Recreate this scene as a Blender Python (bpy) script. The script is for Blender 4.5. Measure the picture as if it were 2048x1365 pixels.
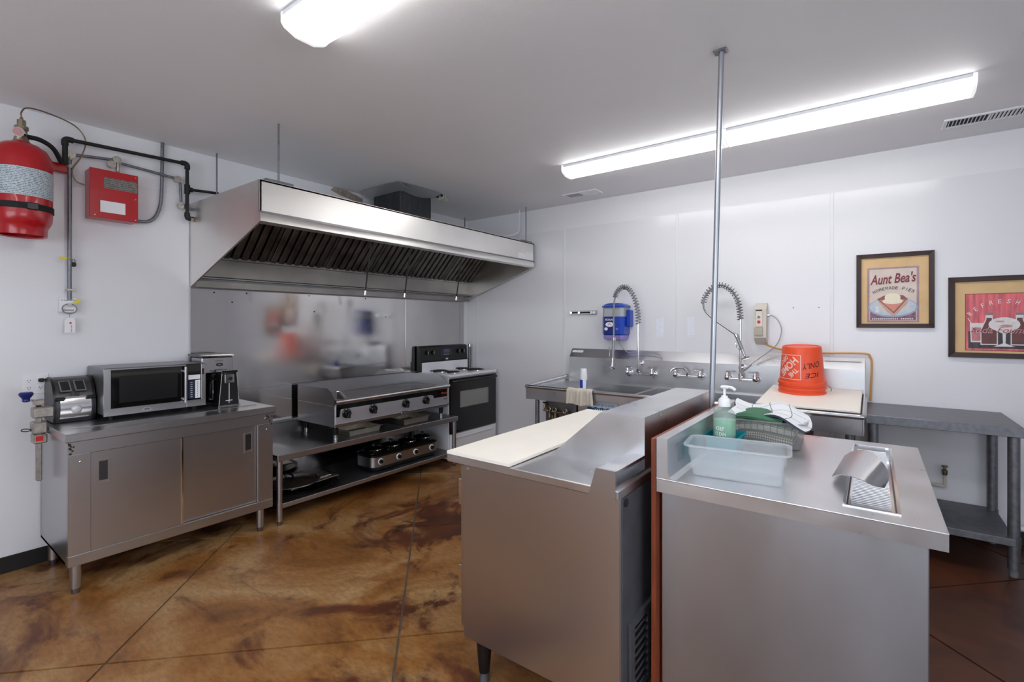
import bpy, bmesh, math, random
from mathutils import Vector, Matrix
random.seed(7)
for o in list(bpy.data.objects): bpy.data.objects.remove(o)
C = bpy.context.scene.collection
PI = math.pi
A, B, H = -4.055, 4.53, 2.73          # hood wall x, sink wall y, ceiling height
XR, YF = 2.6, -2.4                    # walls behind the camera

# ---------------------------------------------------------------- camera, light, exposure
cam = bpy.data.objects.new('camera', bpy.data.cameras.new('camera')); C.objects.link(cam)
cam.location = (0, 0, 1.45); cam.rotation_euler = (PI/2, 0, math.radians(36.62))
cam.data.sensor_width = 36; cam.data.lens = 36*970/2048; cam.data.shift_y = -34.5/2048
cam.data.clip_start = .02
bpy.context.scene.camera = cam
vs = bpy.context.scene.view_settings
vs.view_transform = 'Standard'; vs.look = 'None'; vs.gamma = 1; vs.use_curve_mapping = False
vs.exposure = 0.08
w = bpy.data.worlds.new('world'); bpy.context.scene.world = w; w.use_nodes = True
w.node_tree.nodes['Background'].inputs[0].default_value = (.75, .85, 1, 1)
w.node_tree.nodes['Background'].inputs[1].default_value = 1.0
LAMP = 11.0                            # glow of the fluorescent lenses
def daylight(name, loc, rot, sx, sy, power, col):
    l = bpy.data.lights.new(name, 'AREA'); l.shape = 'RECTANGLE'; l.size = sx; l.size_y = sy
    l.energy = power; l.color = col
    o = bpy.data.objects.new(name, l); o.location = loc; o.rotation_euler = rot; C.objects.link(o)
daylight('window_daylight', (-.4, YF+.03, 1.55), (PI/2+.20, 0, 0), 3.6, 1.4, 60, (.86, .93, 1))
daylight('side_window_daylight', (XR-.03, .4, 1.55), (PI/2+.20, 0, PI/2), 2.4, 1.4, 28, (.90, .95, 1))

# ---------------------------------------------------------------- materials
def lin(c):
    return tuple((v/255/12.92 if v/255 <= .04045 else ((v/255+.055)/1.055)**2.4) for v in c)
MATS = {}
def mat(name, rgb, rough=.5, metal=0., var=0., vscale=6., stretch=(1, 1, 1), bump=0., bscale=80., rvar=0., spec=.5, emit=0., trans=0., coat=0.):
    if name in MATS: return MATS[name]
    m = bpy.data.materials.new(name); m.use_nodes = True; nt = m.node_tree; N = nt.nodes; L = nt.links
    b = N['Principled BSDF']; c = lin(rgb)
    b.inputs['Base Color'].default_value = (*c, 1); b.inputs['Roughness'].default_value = rough
    b.inputs['Metallic'].default_value = metal; b.inputs['Specular IOR Level'].default_value = spec
    b.inputs['Coat Weight'].default_value = coat
    tc = N.new('ShaderNodeTexCoord'); mp = N.new('ShaderNodeMapping'); mp.inputs['Scale'].default_value = stretch
    L.new(tc.outputs['Object'], mp.inputs['Vector'])
    if var or rvar:
        n = N.new('ShaderNodeTexNoise'); n.inputs['Scale'].default_value = vscale; n.inputs['Detail'].default_value = 6
        L.new(mp.outputs[0], n.inputs['Vector'])
        r = N.new('ShaderNodeMapRange'); r.inputs[1].default_value = .3; r.inputs[2].default_value = .7
        L.new(n.outputs['Fac'], r.inputs[0])
        if var:
            x = N.new('ShaderNodeMix'); x.data_type = 'RGBA'
            x.inputs[6].default_value = tuple(v*(1-var) for v in c)+(1,); x.inputs[7].default_value = tuple(min(1, v*(1+var)) for v in c)+(1,)
            L.new(r.outputs[0], x.inputs[0]); L.new(x.outputs[2], b.inputs['Base Color'])
        if rvar:
            r2 = N.new('ShaderNodeMapRange'); r2.inputs[1].default_value = .3; r2.inputs[2].default_value = .7
            r2.inputs[3].default_value = max(.04, rough-rvar); r2.inputs[4].default_value = rough+rvar
            L.new(n.outputs['Fac'], r2.inputs[0]); L.new(r2.outputs[0], b.inputs['Roughness'])
    if bump:
        n2 = N.new('ShaderNodeTexNoise'); n2.inputs['Scale'].default_value = bscale; n2.inputs['Detail'].default_value = 3
        L.new(mp.outputs[0], n2.inputs['Vector'])
        bp = N.new('ShaderNodeBump'); bp.inputs['Strength'].default_value = bump; bp.inputs['Distance'].default_value = .004
        L.new(n2.outputs['Fac'], bp.inputs['Height']); L.new(bp.outputs[0], b.inputs['Normal'])
    if emit:
        b.inputs['Emission Color'].default_value = (1, .985, .97, 1); b.inputs['Emission Strength'].default_value = emit
    if trans:                                    # clear or milky plastic: part of the light goes straight through
        t = N.new('ShaderNodeBsdfTransparent'); t.inputs[0].default_value = (*[.4+.6*v for v in c], 1)
        ms = N.new('ShaderNodeMixShader'); ms.inputs[0].default_value = trans
        L.new(b.outputs[0], ms.inputs[1]); L.new(t.outputs[0], ms.inputs[2])
        L.new(ms.outputs[0], N['Material Output'].inputs[0])
    MATS[name] = m; return m
STEEL = mat('brushed_steel', (188, 188, 191), .29, 1)
STEELV = mat('worn_counter_steel', (205, 205, 208), .32, 1, var=.06, vscale=4, rvar=.06)
STEELH = mat('hood_steel', (236, 234, 230), .36, 1, var=.06, vscale=2, rvar=.08)
SPLASH = mat('splash_sheet_steel', (200, 198, 196), .11, 1, var=.06, vscale=2.5, rvar=.05, bump=.25, bscale=1.6)
DSTEEL = mat('dark_shelf_steel', (132, 132, 136), .36, 1, var=.14, vscale=4, rvar=.08)
GALV = mat('galvanised_steel', (128, 130, 136), .46, .85, var=.18, vscale=40, rvar=.08)
CHROME = mat('chrome', (226, 226, 228), .10, 1)
ALU = mat('aluminium', (190, 184, 170), .38, 1, var=.15, vscale=30)
BLACKM = mat('black_iron', (30, 30, 31), .55, .2, var=.2, vscale=30)
BLACK = mat('black_plastic', (18, 18, 19), .35)
BLACKG = mat('black_gloss', (12, 12, 13), .12, coat=.3)
RUBBER = mat('black_rubber', (20, 20, 21), .75)
GREASE = mat('greasy_filter_steel', (112, 108, 104), .42, .9, var=.40, vscale=7, rvar=.1)
WHITE = mat('white_enamel', (232, 233, 238), .25, coat=.2)
WPLAST = mat('white_plastic', (235, 236, 240), .4)
PAINT = mat('white_wall_paint', (230, 230, 234), .42, bump=.10, bscale=120)
FRP = mat('white_wall_panel', (228, 228, 233), .22, bump=.08, bscale=55)
CEIL = mat('ceiling_paint', (235, 236, 239), .6, bump=.12, bscale=130, var=.03, vscale=1.2)
STRIP = mat('white_vinyl_strip', (228, 229, 233), .3)
BASEB = mat('black_vinyl_base', (22, 20, 20), .5)
RED = mat('red_enamel', (178, 14, 26), .28, coat=.3, var=.06, vscale=5)
REDP = mat('red_plastic', (200, 24, 30), .35)
BOARDM = mat('cutting_board_plastic', (246, 241, 231), .5, var=.02, vscale=5)
PAPER = mat('white_paper', (236, 237, 240), .7)
INK = mat('black_ink', (24, 24, 26), .6)
YELLOW = mat('yellow_plastic', (232, 214, 30), .45)
BLUE = mat('blue_plastic', (14, 66, 178), .28, coat=.2)
NAVY = mat('navy_plastic', (20, 34, 110), .3)
LENS = mat('lit_lens', (245, 245, 246), .4, emit=LAMP)
LENSEND = mat('lens_end_plastic', (240, 240, 242), .35, emit=.55)
COPPER = mat('copper_tube', (140, 118, 96), .35, .9)
BRASS = mat('old_brass', (150, 140, 118), .36, 1, var=.25, vscale=30)
GLASSB = mat('dark_glass', (9, 9, 10), .06, spec=.7)
WOOD = mat('red_stained_wood', (128, 58, 30), .45, var=.35, vscale=7, stretch=(6, 6, .6))
ORANGE = mat('orange_plastic', (238, 84, 44), .38)
CLEAR = mat('milky_plastic', (240, 243, 246), .28, trans=.80)
CLEARB = mat('clear_bin_plastic', (222, 224, 224), .2, trans=.86)
TEAL = mat('teal_clear_plastic', (24, 172, 186), .22, trans=.50)
SOAPG = mat('green_soap', (126, 214, 170), .2, trans=.15)
BOTTLEC = mat('clear_bottle', (216, 228, 224), .1, trans=.72)
KRAFT = mat('kraft_paper', (220, 186, 138), .7, var=.06, vscale=9)
FRAMEM = mat('dark_brown_frame', (50, 28, 25), .5)
GREYP = mat('grey_plastic', (120, 121, 124), .45)
BEIGE = mat('beige_plastic', (206, 200, 188), .45)
CLOTH = mat('natural_cotton', (214, 206, 192), .9, bump=.5, bscale=220)

# ---------------------------------------------------------------- mesh helpers
def catmull(pts, n=8):
    P = [Vector(p) for p in pts]
    if len(P) < 3: return P
    out = []
    for i in range(len(P)-1):
        p0 = P[i-1] if i else P[0]*2-P[1]; p1, p2 = P[i], P[i+1]; p3 = P[i+2] if i+2 < len(P) else P[-1]*2-P[-2]
        for k in range(n):
            t = k/n
            out.append(.5*((2*p1)+(p2-p0)*t+(2*p0-5*p1+4*p2-p3)*t*t+(3*p1-p0-3*p2+p3)*t**3))
    return out+[P[-1]]
def frames(P):
    T = [(P[min(i+1, len(P)-1)]-P[max(i-1, 0)]).normalized() for i in range(len(P))]
    a = Vector((0, 0, 1)) if abs(T[0].z) < .9 else Vector((1, 0, 0))
    n = T[0].cross(a).normalized(); out = []
    for t in T:
        n = (n-t*n.dot(t)).normalized(); out.append((t, n, t.cross(n)))
    return out
class MB:
    def __init__(s, xf=None): s.bm = bmesh.new(); s.xf = xf
    def box(s, a, b, bev=0, seg=1):
        g = bmesh.ops.create_cube(s.bm, size=1)['verts']
        for v in g: v.co = Vector([(a[i]+b[i])/2+v.co[i]*(b[i]-a[i]) for i in range(3)])
        if bev:
            e = {x for v in g for x in v.link_edges}
            bmesh.ops.bevel(s.bm, geom=list(e), offset=bev, segments=1, profile=.5, affect='EDGES')
        return s
    def ring(s, P, close=False): pass
    def loft(s, rings, cap=True, closed=True):
        V = [[s.bm.verts.new(p) for p in r] for r in rings]; n = len(V[0])
        for a, b in zip(V, V[1:]):
            for i in range(n if closed else n-1):
                j = (i+1) % n
                try: s.bm.faces.new((a[i], a[j], b[j], b[i]))
                except ValueError: pass
        if cap:
            for r in (V[0][::-1], V[-1]):
                try: s.bm.faces.new(r)
                except ValueError: pass
        return s
    def tube(s, pts, r, seg=10, smooth=0, cap=True):
        P = catmull(pts, smooth) if smooth else [Vector(p) for p in pts]
        R = r if callable(r) else (lambda t: r)
        F = frames(P); n = len(P)
        return s.loft([[P[i]+(F[i][1]*math.cos(2*PI*k/seg)+F[i][2]*math.sin(2*PI*k/seg))*R(i/(n-1)) for k in range(seg)] for i in range(n)], cap)
    def cyl(s, a, b, r, r2=None, seg=20):
        r2 = r if r2 is None else r2
        return s.tube([a, b], lambda t: r+(r2-r)*t, seg)
    def lathe(s, prof, c=(0, 0, 0), seg=32, axis='z', cap=True):
        c = Vector(c)
        def q(r, z, t):
            x, y = r*math.cos(t), r*math.sin(t)
            return c+(Vector((x, y, z)) if axis == 'z' else Vector((z, x, y)) if axis == 'x' else Vector((y, z, x)))
        return s.loft([[q(max(r, 1e-5), z, 2*PI*k/seg) for k in range(seg)] for r, z in prof], cap)
    def prism(s, poly, axis, a, b):
        f = {'x': lambda u, v, t: (t, u, v), 'y': lambda u, v, t: (u, t, v), 'z': lambda u, v, t: (u, v, t)}[axis]
        return s.loft([[Vector(f(u, v, t)) for u, v in poly] for t in (a, b)])
    def sphere(s, c, r, sc=(1, 1, 1), u=18, v=12):
        g = bmesh.ops.create_uvsphere(s.bm, u_segments=u, v_segments=v, radius=r)['verts']
        for x in g: x.co = Vector([c[i]+x.co[i]*sc[i] for i in range(3)])
        return s
    def sheet(s, fn, nu, nv, th):
        """a curved sheet fn(u,v) with real thickness"""
        G = [[Vector(fn(i/nu, j/nv)) for j in range(nv+1)] for i in range(nu+1)]
        def nrm(i, j):
            a = G[min(i+1, nu)][j]-G[max(i-1, 0)][j]; b = G[i][min(j+1, nv)]-G[i][max(j-1, 0)]
            c = a.cross(b); return c.normalized() if c.length > 1e-9 else Vector((0, 0, 1))
        T = [[s.bm.verts.new(G[i][j]+nrm(i, j)*th/2) for j in range(nv+1)] for i in range(nu+1)]
        D = [[s.bm.verts.new(G[i][j]-nrm(i, j)*th/2) for j in range(nv+1)] for i in range(nu+1)]
        for i in range(nu):
            for j in range(nv):
                s.bm.faces.new((T[i][j], T[i+1][j], T[i+1][j+1], T[i][j+1]))
                s.bm.faces.new((D[i][j], D[i][j+1], D[i+1][j+1], D[i+1][j]))
        E = [(i, 0) for i in range(nu)]+[(nu, j) for j in range(nv)]+[(i, nv) for i in range(nu, 0, -1)]+[(0, j) for j in range(nv, 0, -1)]
        for k in range(len(E)):
            (i, j), (p, q) = E[k], E[(k+1) % len(E)]
            s.bm.faces.new((T[i][j], D[i][j], D[p][q], T[p][q]))
        return s
    def spring(s, pts, r, wire, turns, sm=10, seg=6, per=10):
        P = catmull(pts, sm*4); F = frames(P); n = turns*per; out = []
        for k in range(n+1):
            t = k/n*(len(P)-1); i = min(int(t), len(P)-2); f = t-i
            c = P[i].lerp(P[i+1], f); a = 2*PI*k/per
            out.append(c+(F[i][1]*math.cos(a)+F[i][2]*math.sin(a))*r)
        return s.tube(out, wire, seg)
    def build(s, name, m, parent=None, ang=35):
        if s.xf is not None: s.bm.transform(s.xf)
        bmesh.ops.recalc_face_normals(s.bm, faces=s.bm.faces)
        me = bpy.data.meshes.new(name); s.bm.to_mesh(me); s.bm.free()
        return finish(name, me, m, parent, ang)
ORG = {}
def finish(name, me, m, parent, ang=35):
    o = bpy.data.objects.new(name, me); C.objects.link(o)
    me.materials.append(m)
    me.polygons.foreach_set('use_smooth', [True]*len(me.polygons)); me.set_sharp_from_angle(angle=math.radians(ang))
    if parent is not None:
        o.parent = parent; g = ORG[parent]; me.transform(Matrix.Translation(-g)); ORG[o] = g
    else:
        ORG[o] = Vector((0, 0, 0))
    return o
def tag(o, label=None, cat=None, group=None, kind=None):
    if label: o['label'] = label
    if cat: o['category'] = cat
    if group: o['group'] = group
    if kind: o['kind'] = kind
    return o
def thing(name, label, cat, loc, group=None):
    o = bpy.data.objects.new(name, None); C.objects.link(o); o.location = loc; o.empty_display_size = .05
    ORG[o] = Vector(loc); return tag(o, label, cat, group)
def solo(o, label, cat, group=None):
    """a thing that is one mesh: move its origin to the base of its bounds"""
    me = o.data; vs_ = [v.co for v in me.vertices]
    lo = [min(v[i] for v in vs_) for i in range(3)]; hi = [max(v[i] for v in vs_) for i in range(3)]
    g = Vector(((lo[0]+hi[0])/2, (lo[1]+hi[1])/2, lo[2]))
    me.transform(Matrix.Translation(-g)); o.location = g; ORG[o] = g
    return tag(o, label, cat, group)
def struct(name, mb, m, parent=None):
    o = mb.build(name, m, parent)
    if parent is None: tag(o, kind='structure')
    return o
def place(loc, rz=0, rx=0, ry=0):
    return Matrix.Translation(loc) @ Matrix.Rotation(rz, 4, 'Z') @ Matrix.Rotation(ry, 4, 'Y') @ Matrix.Rotation(rx, 4, 'X')
X_, Y_, Z_ = Vector((1, 0, 0)), Vector((0, 1, 0)), Vector((0, 0, 1))
def txt(s, o, right, up, m, parent, w=None, h=None, shear=0., rot=0., name='lettering', mapf=None, depth=.0008, bold=0., space=1.):
    cu = bpy.data.curves.new('t', 'FONT'); cu.body = s; cu.align_x = 'CENTER'; cu.align_y = 'CENTER'; cu.size = 1; cu.shear = shear; cu.offset = bold
    cu.space_character = space; cu.resolution_u = 3
    ob = bpy.data.objects.new('t', cu); C.objects.link(ob)
    dg = bpy.context.evaluated_depsgraph_get(); dg.update()
    me = bpy.data.meshes.new_from_object(ob.evaluated_get(dg)); bpy.data.objects.remove(ob)
    xs = [v.co.x for v in me.vertices]; ys = [v.co.y for v in me.vertices]
    cx, cy = (min(xs)+max(xs))/2, (min(ys)+max(ys))/2; tw, thh = max(xs)-min(xs), max(ys)-min(ys)
    sx = w/tw if w else h/thh; sy = h/thh if h else sx
    o = Vector(o); right = Vector(right); up = Vector(up); n = right.cross(up); cr, sr = math.cos(rot), math.sin(rot)
    for v in me.vertices:
        x, y = (v.co.x-cx)*sx, (v.co.y-cy)*sy; x, y = x*cr-y*sr, x*sr+y*cr
        v.co = mapf(x, y) if mapf else o+right*x+up*y+n*depth
    return finish(name, me, m, parent)
def flat(polys, o, right, up, m, parent, z, name):
    """flat print: polygons in the plane of a poster or label"""
    o = Vector(o); right = Vector(right); up = Vector(up); n = right.cross(up)
    mb = MB()
    for P in polys: mb.bm.faces.new([mb.bm.verts.new(o+right*x+up*y+n*z) for x, y in P])
    return mb.build(name, m, parent)
def ell(cx, cy, rx, ry, n=28, a0=0, a1=2*PI):
    return [(cx+rx*math.cos(a0+(a1-a0)*k/n), cy+ry*math.sin(a0+(a1-a0)*k/n)) for k in range(n if a1-a0 > 6.28 else n+1)]
def copy_tree(o, parent=None):
    c = o.copy(); C.objects.link(c); c.parent = parent; ORG[c] = ORG[o]
    for ch in [x for x in o.children]: copy_tree(ch, c)
    return c
# ================================================================ the room
# floor: stained concrete slabs between diagonal saw-cut joints
def floor_mat():
    m = bpy.data.materials.new('stained_concrete'); m.use_nodes = True; nt = m.node_tree; N = nt.nodes; L = nt.links; b = N['Principled BSDF']
    tc = N.new('ShaderNodeTexCoord')
    def noise(sc, det=8, dist=0., st=(1, 1, 1), off=(0, 0, 0), rough=.55):
        mp = N.new('ShaderNodeMapping'); mp.inputs['Scale'].default_value = st; mp.inputs['Location'].default_value = off
        L.new(tc.outputs['Object'], mp.inputs[0])
        n = N.new('ShaderNodeTexNoise'); n.inputs['Scale'].default_value = sc; n.inputs['Detail'].default_value = det
        n.inputs['Distortion'].default_value = dist; n.inputs['Roughness'].default_value = rough
        L.new(mp.outputs[0], n.inputs['Vector']); return n.outputs['Fac']
    def ramp(src, stops):
        r = N.new('ShaderNodeValToRGB'); L.new(src, r.inputs[0]); e = r.color_ramp.elements
        while len(e) < len(stops): e.new(.5)
        for k, (p, c) in enumerate(stops): e[k].position = p; e[k].color = (*lin(c), 1)
        return r.outputs[0]
    def mix(f, a, c, mode='MIX'):
        x = N.new('ShaderNodeMix'); x.data_type = 'RGBA'; x.blend_type = mode
        if isinstance(f, float): x.inputs[0].default_value = f
        else: L.new(f, x.inputs[0])
        L.new(a, x.inputs[6]); L.new(c, x.inputs[7]); return x.outputs[2]
    base = ramp(noise(1.1, 10, 1.6, rough=.62), [(.30, (104, 64, 28)), (.47, (150, 100, 48)), (.66, (178, 142, 96))])
    fine = ramp(noise(22, 9, .3, (1, 2.2, 1), rough=.7), [(.35, (132, 104, 82)), (.58, (255, 255, 255))])
    c1 = mix(.38, base, fine, 'MULTIPLY')
    dk = ramp(noise(1.05, 9, 2.2, off=(3.1, 1.7, 0), rough=.62), [(.51, (0, 0, 0)), (.61, (255, 255, 255))])
    dcol = ramp(noise(4, 5), [(.3, (62, 30, 16)), (.7, (104, 54, 26))])
    c2 = mix(dk, c1, dcol)
    vd = N.new('ShaderNodeVectorMath'); vd.operation = 'DISTANCE'; vd.inputs[1].default_value = (-2.45, 2.62, 0); L.new(tc.outputs['Object'], vd.inputs[0])
    ad = N.new('ShaderNodeMath'); ad.operation = 'MULTIPLY_ADD'; L.new(noise(2.6, 9, 1.5, off=(.4, .2, 0), rough=.65), ad.inputs[0]); ad.inputs[1].default_value = 2.2; L.new(vd.outputs['Value'], ad.inputs[2])
    sm = N.new('ShaderNodeMapRange'); sm.inputs[1].default_value = 1.62; sm.inputs[2].default_value = 1.40; L.new(ad.outputs[0], sm.inputs[0])
    c2 = mix(sm.outputs[0], c2, dcol)
    # the end of the room by the steel table was stained a darker red brown
    sp = N.new('ShaderNodeSeparateXYZ'); L.new(tc.outputs['Object'], sp.inputs[0])
    mr = N.new('ShaderNodeMapRange'); mr.inputs[1].default_value = -.9; mr.inputs[2].default_value = .2; L.new(sp.outputs[0], mr.inputs[0])
    rb = ramp(noise(2.2, 8, 1.0), [(.3, (44, 22, 14)), (.7, (92, 50, 28))])
    c3 = mix(mr.outputs[0], c2, rb)
    L.new(c3, b.inputs['Base Color'])
    rr = N.new('ShaderNodeMapRange'); rr.inputs[3].default_value = .30; rr.inputs[4].default_value = .55; L.new(noise(3, 6), rr.inputs[0]); L.new(rr.outputs[0], b.inputs['Roughness'])
    bp = N.new('ShaderNodeBump'); bp.inputs['Strength'].default_value = .15; bp.inputs['Distance'].default_value = .003
    L.new(noise(40, 6), bp.inputs['Height']); L.new(bp.outputs[0], b.inputs['Normal'])
    return m
FLOORM = floor_mat()
JOINT = mat('joint_mortar', (104, 92, 80), .8, var=.2, vscale=20)
floor = struct('floor', MB().box((A-.1, YF-.1, -.08), (XR+.1, B+.1, -.007)), JOINT)
def clip(poly, n, d):                     # keep n.p <= d
    out = []
    for i in range(len(poly)):
        p, q = poly[i], poly[(i+1) % len(poly)]; a, c = p[0]*n[0]+p[1]*n[1]-d, q[0]*n[0]+q[1]*n[1]-d
        if a <= 0: out.append(p)
        if a*c < 0: t = a/(a-c); out.append((p[0]+(q[0]-p[0])*t, p[1]+(q[1]-p[1])*t))
    return out
for i in range(-4, 6):
    for j in range(-6, 5):
        g = .0055*1.414
        s0, s1 = -.27+1.73*i+g, -.27+1.73*(i+1)-g; d0, d1 = 3.25+1.75*j+g, 3.25+1.75*(j+1)-g
        q = [((s-d)/2, (s+d)/2) for s, d in ((s0, d0), (s1, d0), (s1, d1), (s0, d1))]
        for n, d in (((1, 0), XR), ((-1, 0), -A), ((0, 1), B), ((0, -1), -YF)): q = clip(q, n, d) if len(q) > 2 else q
        if len(q) > 2: MB().prism(q, 'z', -.03, 0).build('slab', FLOORM, floor)
wl = struct('wall_left', MB().box((A-.12, YF, 0), (A, B+.12, H)), PAINT)
wb = struct('wall_back', MB().box((A, B, 0), (XR, B+.12, H)), PAINT)
struct('ceiling', MB().box((A-.12, YF-.12, H), (XR+.12, B+.12, H+.1)), CEIL)
wr = MB(); wr.box((XR, YF, 0), (XR+.12, -.8, H)).box((XR, 1.6, 0), (XR+.12, B, H)).box((XR, -.8, 0), (XR+.12, 1.6, .85)).box((XR, -.8, 2.25), (XR+.12, 1.6, H)); struct('wall_right', wr, PAINT)
wf = MB(); wf.box((A, YF-.12, 0), (-2.2, YF, H)).box((1.4, YF-.12, 0), (XR, YF, H)).box((-2.2, YF-.12, 0), (1.4, YF, .85)).box((-2.2, YF-.12, 2.25), (1.4, YF, H)); struct('wall_front', wf, PAINT)
PANE = mat('window_glass', (235, 240, 245), .02, trans=.9)
for k, (a, b) in enumerate((((-2.2, YF-.1, .85), (1.4, YF-.06, 2.25)), ((XR+.06, -.8, .85), (XR+.1, 1.6, 2.25)))):
    ax = 0 if k == 0 else 1
    f = MB()
    def bar(lo, hi):
        p, q = list(a), list(b); p[ax], q[ax] = lo, hi; f.box(p, q)
    n = 3
    for t in range(n+1):
        c = a[ax]+(b[ax]-a[ax])*t/n; bar(max(a[ax], c-.03), min(b[ax], c+.03))
    for z0 in (.85, 2.2):
        p, q = list(a), list(b); p[2], q[2] = z0, z0+.05; f.box(p, q)
    wn = struct('window_%d' % (k+1), f, WPLAST)
    for t in range(n):
        p, q = list(a), list(b); p[ax] = a[ax]+(b[ax]-a[ax])*t/n+.03; q[ax] = a[ax]+(b[ax]-a[ax])*(t+1)/n-.03; p[2], q[2] = .9, 2.2
        o_ = 1-ax; mid = (p[o_]+q[o_])/2; p[o_], q[o_] = mid-.003, mid+.003
        MB().box(p, q).build('pane', PANE, wn)
# glossy wall panels with vinyl seam strips
seams = [-3.895, -2.663, -1.453, -.254, .955, 2.17]
edges = [A]+seams+[XR]
for a, b in zip(edges, edges[1:]):
    MB().box((a+.003, B-.006, .10), (b-.003, B, 2.468)).build('panel', FRP, wb)
for s in seams[:-1]: MB().box((s-.013, B-.0095, .10), (s+.013, B-.005, 2.468), .002).build('seam_strip', STRIP, wb)
for a, b in ((YF, -1.2), (-1.2, .02), (.02, 1.452)):
    MB().box((A, a+.002, .09), (A+.005, b-.002, 2.40)).build('panel', FRP, wl)
struct('baseboard_left', MB().box((A+.0055, YF, 0), (A+.014, B-.02, .095), .003), BASEB)
struct('baseboard_back', MB().box((A+.02, B-.014, 0), (XR, B-.0065, .10), .003), BASEB)
# torn, stained plaster over the hood
TORN = mat('water_stained_plaster', (158, 146, 134), .9, var=.35, vscale=30, bump=.9, bscale=60)
MB().prism([(2.62, 2.70), (2.72, 2.67), (2.84, 2.655), (2.90, 2.61), (2.97, 2.60), (2.97, 2.69), (2.80, 2.727), (2.65, 2.727)], 'x', A, A+.008).build('torn_plaster', TORN, wl)

# ================================================================ ceiling lights, vents
def fixture(x0, y, label):
    t = thing('ceiling_light', label, 'light', (x0+.61, y, H), 'long fluorescent ceiling lights')
    prof = [(-.100, 0), (-.100, -.040), (-.088, -.055), (-.04, -.075), (.04, -.075), (.088, -.055), (.100, -.040), (.100, 0)]
    MB().box((x0+.01, y-.075, H-.03), (x0+1.21, y+.075, H)).build('housing', WHITE, t)
    MB().prism([(y+a*.99, H+c*.99-.001) for a, c in prof], 'x', x0+.016, x0+1.204).build('lens', LENS, t)
    for xa in (x0, x0+1.205): MB().prism([(y+a*1.03, H+c*1.03) for a, c in prof], 'x', xa, xa+.015).build('end_cap', LENSEND, t)
    for s in (-1, 1): MB().box((x0+.016, y+s*.102-.003, H-.02), (x0+1.204, y+s*.102+.003, H), .001).build('side_rail', WHITE, t)
fixture(-2.02, 3.49, 'long lit ceiling light over the sinks, half nearer the range hood')
fixture(-.79, 3.49, 'long lit ceiling light over the sinks, half nearer the long slotted vent')
fixture(-1.95, 1.135, 'wide lit ceiling light at the top edge of the picture')
fixture(-.72, 1.135, 'ceiling light in line beyond the one at the top edge')
fixture(-1.95, -1.2, 'ceiling light behind the viewer, nearer the hood wall')
fixture(-.72, -1.2, 'ceiling light behind the viewer, nearer the side window')
DARKV = mat('vent_dark', (26, 26, 27), .8)
def vent(x0, x1, y0, y1, n, label):
    t = thing('ceiling_vent', label, 'vent', ((x0+x1)/2, (y0+y1)/2, H), 'ceiling vents')
    MB().box((x0+.01, y0+.01, H-.003), (x1-.01, y1-.01, H)).build('backing', DARKV, t)
    f = MB(); e = .022
    f.box((x0, y0, H-.010), (x1, y0+e, H), .003).box((x0, y1-e, H-.010), (x1, y1, H), .003).box((x0, y0+e, H-.010), (x0+e, y1-e, H), .003).box((x1-e, y0+e, H-.010), (x1, y1-e, H), .003)
    f.box(((x0+x1)/2-.008, y0+e, H-.009), ((x0+x1)/2+.008, y1-e, H)); f.build('frame', WHITE, t)
    for k in range(n):
        c = x0+e+(x1-x0-2*e)*(k+.5)/n; s = 1 if k < n/2 else -1
        MB().prism([(c-.006+s*.004, H-.009), (c-.003+s*.004, H-.009), (c+.004-s*.004, H-.002), (c+.001-s*.004, H-.002)], 'y', y0+e, y1-e).build('slat', WHITE, t)
vent(-2.47, -2.10, 4.15, 4.31, 18, 'small slotted ceiling vent near the range hood corner')
vent(.36, .80, 4.06, 4.23, 22, 'long slotted ceiling vent near the framed pictures')

# conduit pole from the ceiling down between the two counters
t = thing('conduit_pole', 'thin steel conduit pole from ceiling to counter', 'pole', (-.62, 2.44, 0))
MB().tube([(-.62, 2.44, .01), (-.619, 2.438, 1.05), (-.566, 2.402, H-.005)], .0125, 14).build('tube', mat('pole_steel', (176, 180, 188), .34, .9), t)
MB().box((-.60, 2.38, H-.012), (-.54, 2.425, H), .003).build('ceiling_clip', GALV, t)
# ================================================================ range hood and splash panel
hy0, hy1, hx = 1.456, 4.447, -3.0
W0 = A+.006
t = thing('range_hood', 'large stainless steel range hood on the left wall', 'range hood', (A+.5, 2.95, 1.72))
HS = mat('hood_inside_steel', (150, 146, 142), .36, 1, var=.2, vscale=3)
side = [(W0, 2.335), (hx, 2.335), (hx, 2.075), (W0, 1.72)]
for a, b in ((hy0, hy0+.012), (hy1-.012, hy1)): MB().prism(side, 'y', a, b).build('side_panel', STEELH, t)
MB().box((W0, hy0+.012, 2.323), (hx, hy1-.012, 2.335)).build('top_panel', STEELH, t)
fp = MB().box((hx-.012, hy0, 2.138), (hx, hy1, 2.3349), .002).build('front_panel', STEELH, t)
MB().prism([(hx-.012, 2.138), (hx-.002, 2.138), (hx+.012, 2.116), (hx+.012, 2.078), (hx-.03, 2.068), (hx-.03, 2.078), (hx-.0, 2.086), (hx-.0, 2.112)], 'y', hy0-.001, hy1-.03).build('front_lip', STEELH, t)
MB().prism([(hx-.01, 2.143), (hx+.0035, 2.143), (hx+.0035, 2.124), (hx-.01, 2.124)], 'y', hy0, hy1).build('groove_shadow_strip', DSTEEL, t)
for (a, c, z0, z1) in ((4.15, 4.275, 2.135+.01, 2.205), (4.295, 4.425, 2.142, 2.228)):
    lb = MB().box((hx, a, z0), (hx+.0015, c, z1)).build('paper_label', PAPER, fp)
MB().prism([(W0, 1.94), (-3.93, 1.94), (-3.93, 1.80), (-3.90, 1.79), (-3.90, 1.782), (-3.94, 1.782), (W0, 1.79)], 'y', hy0+.012, hy1-.012).build('grease_plenum', HS, t)
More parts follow.
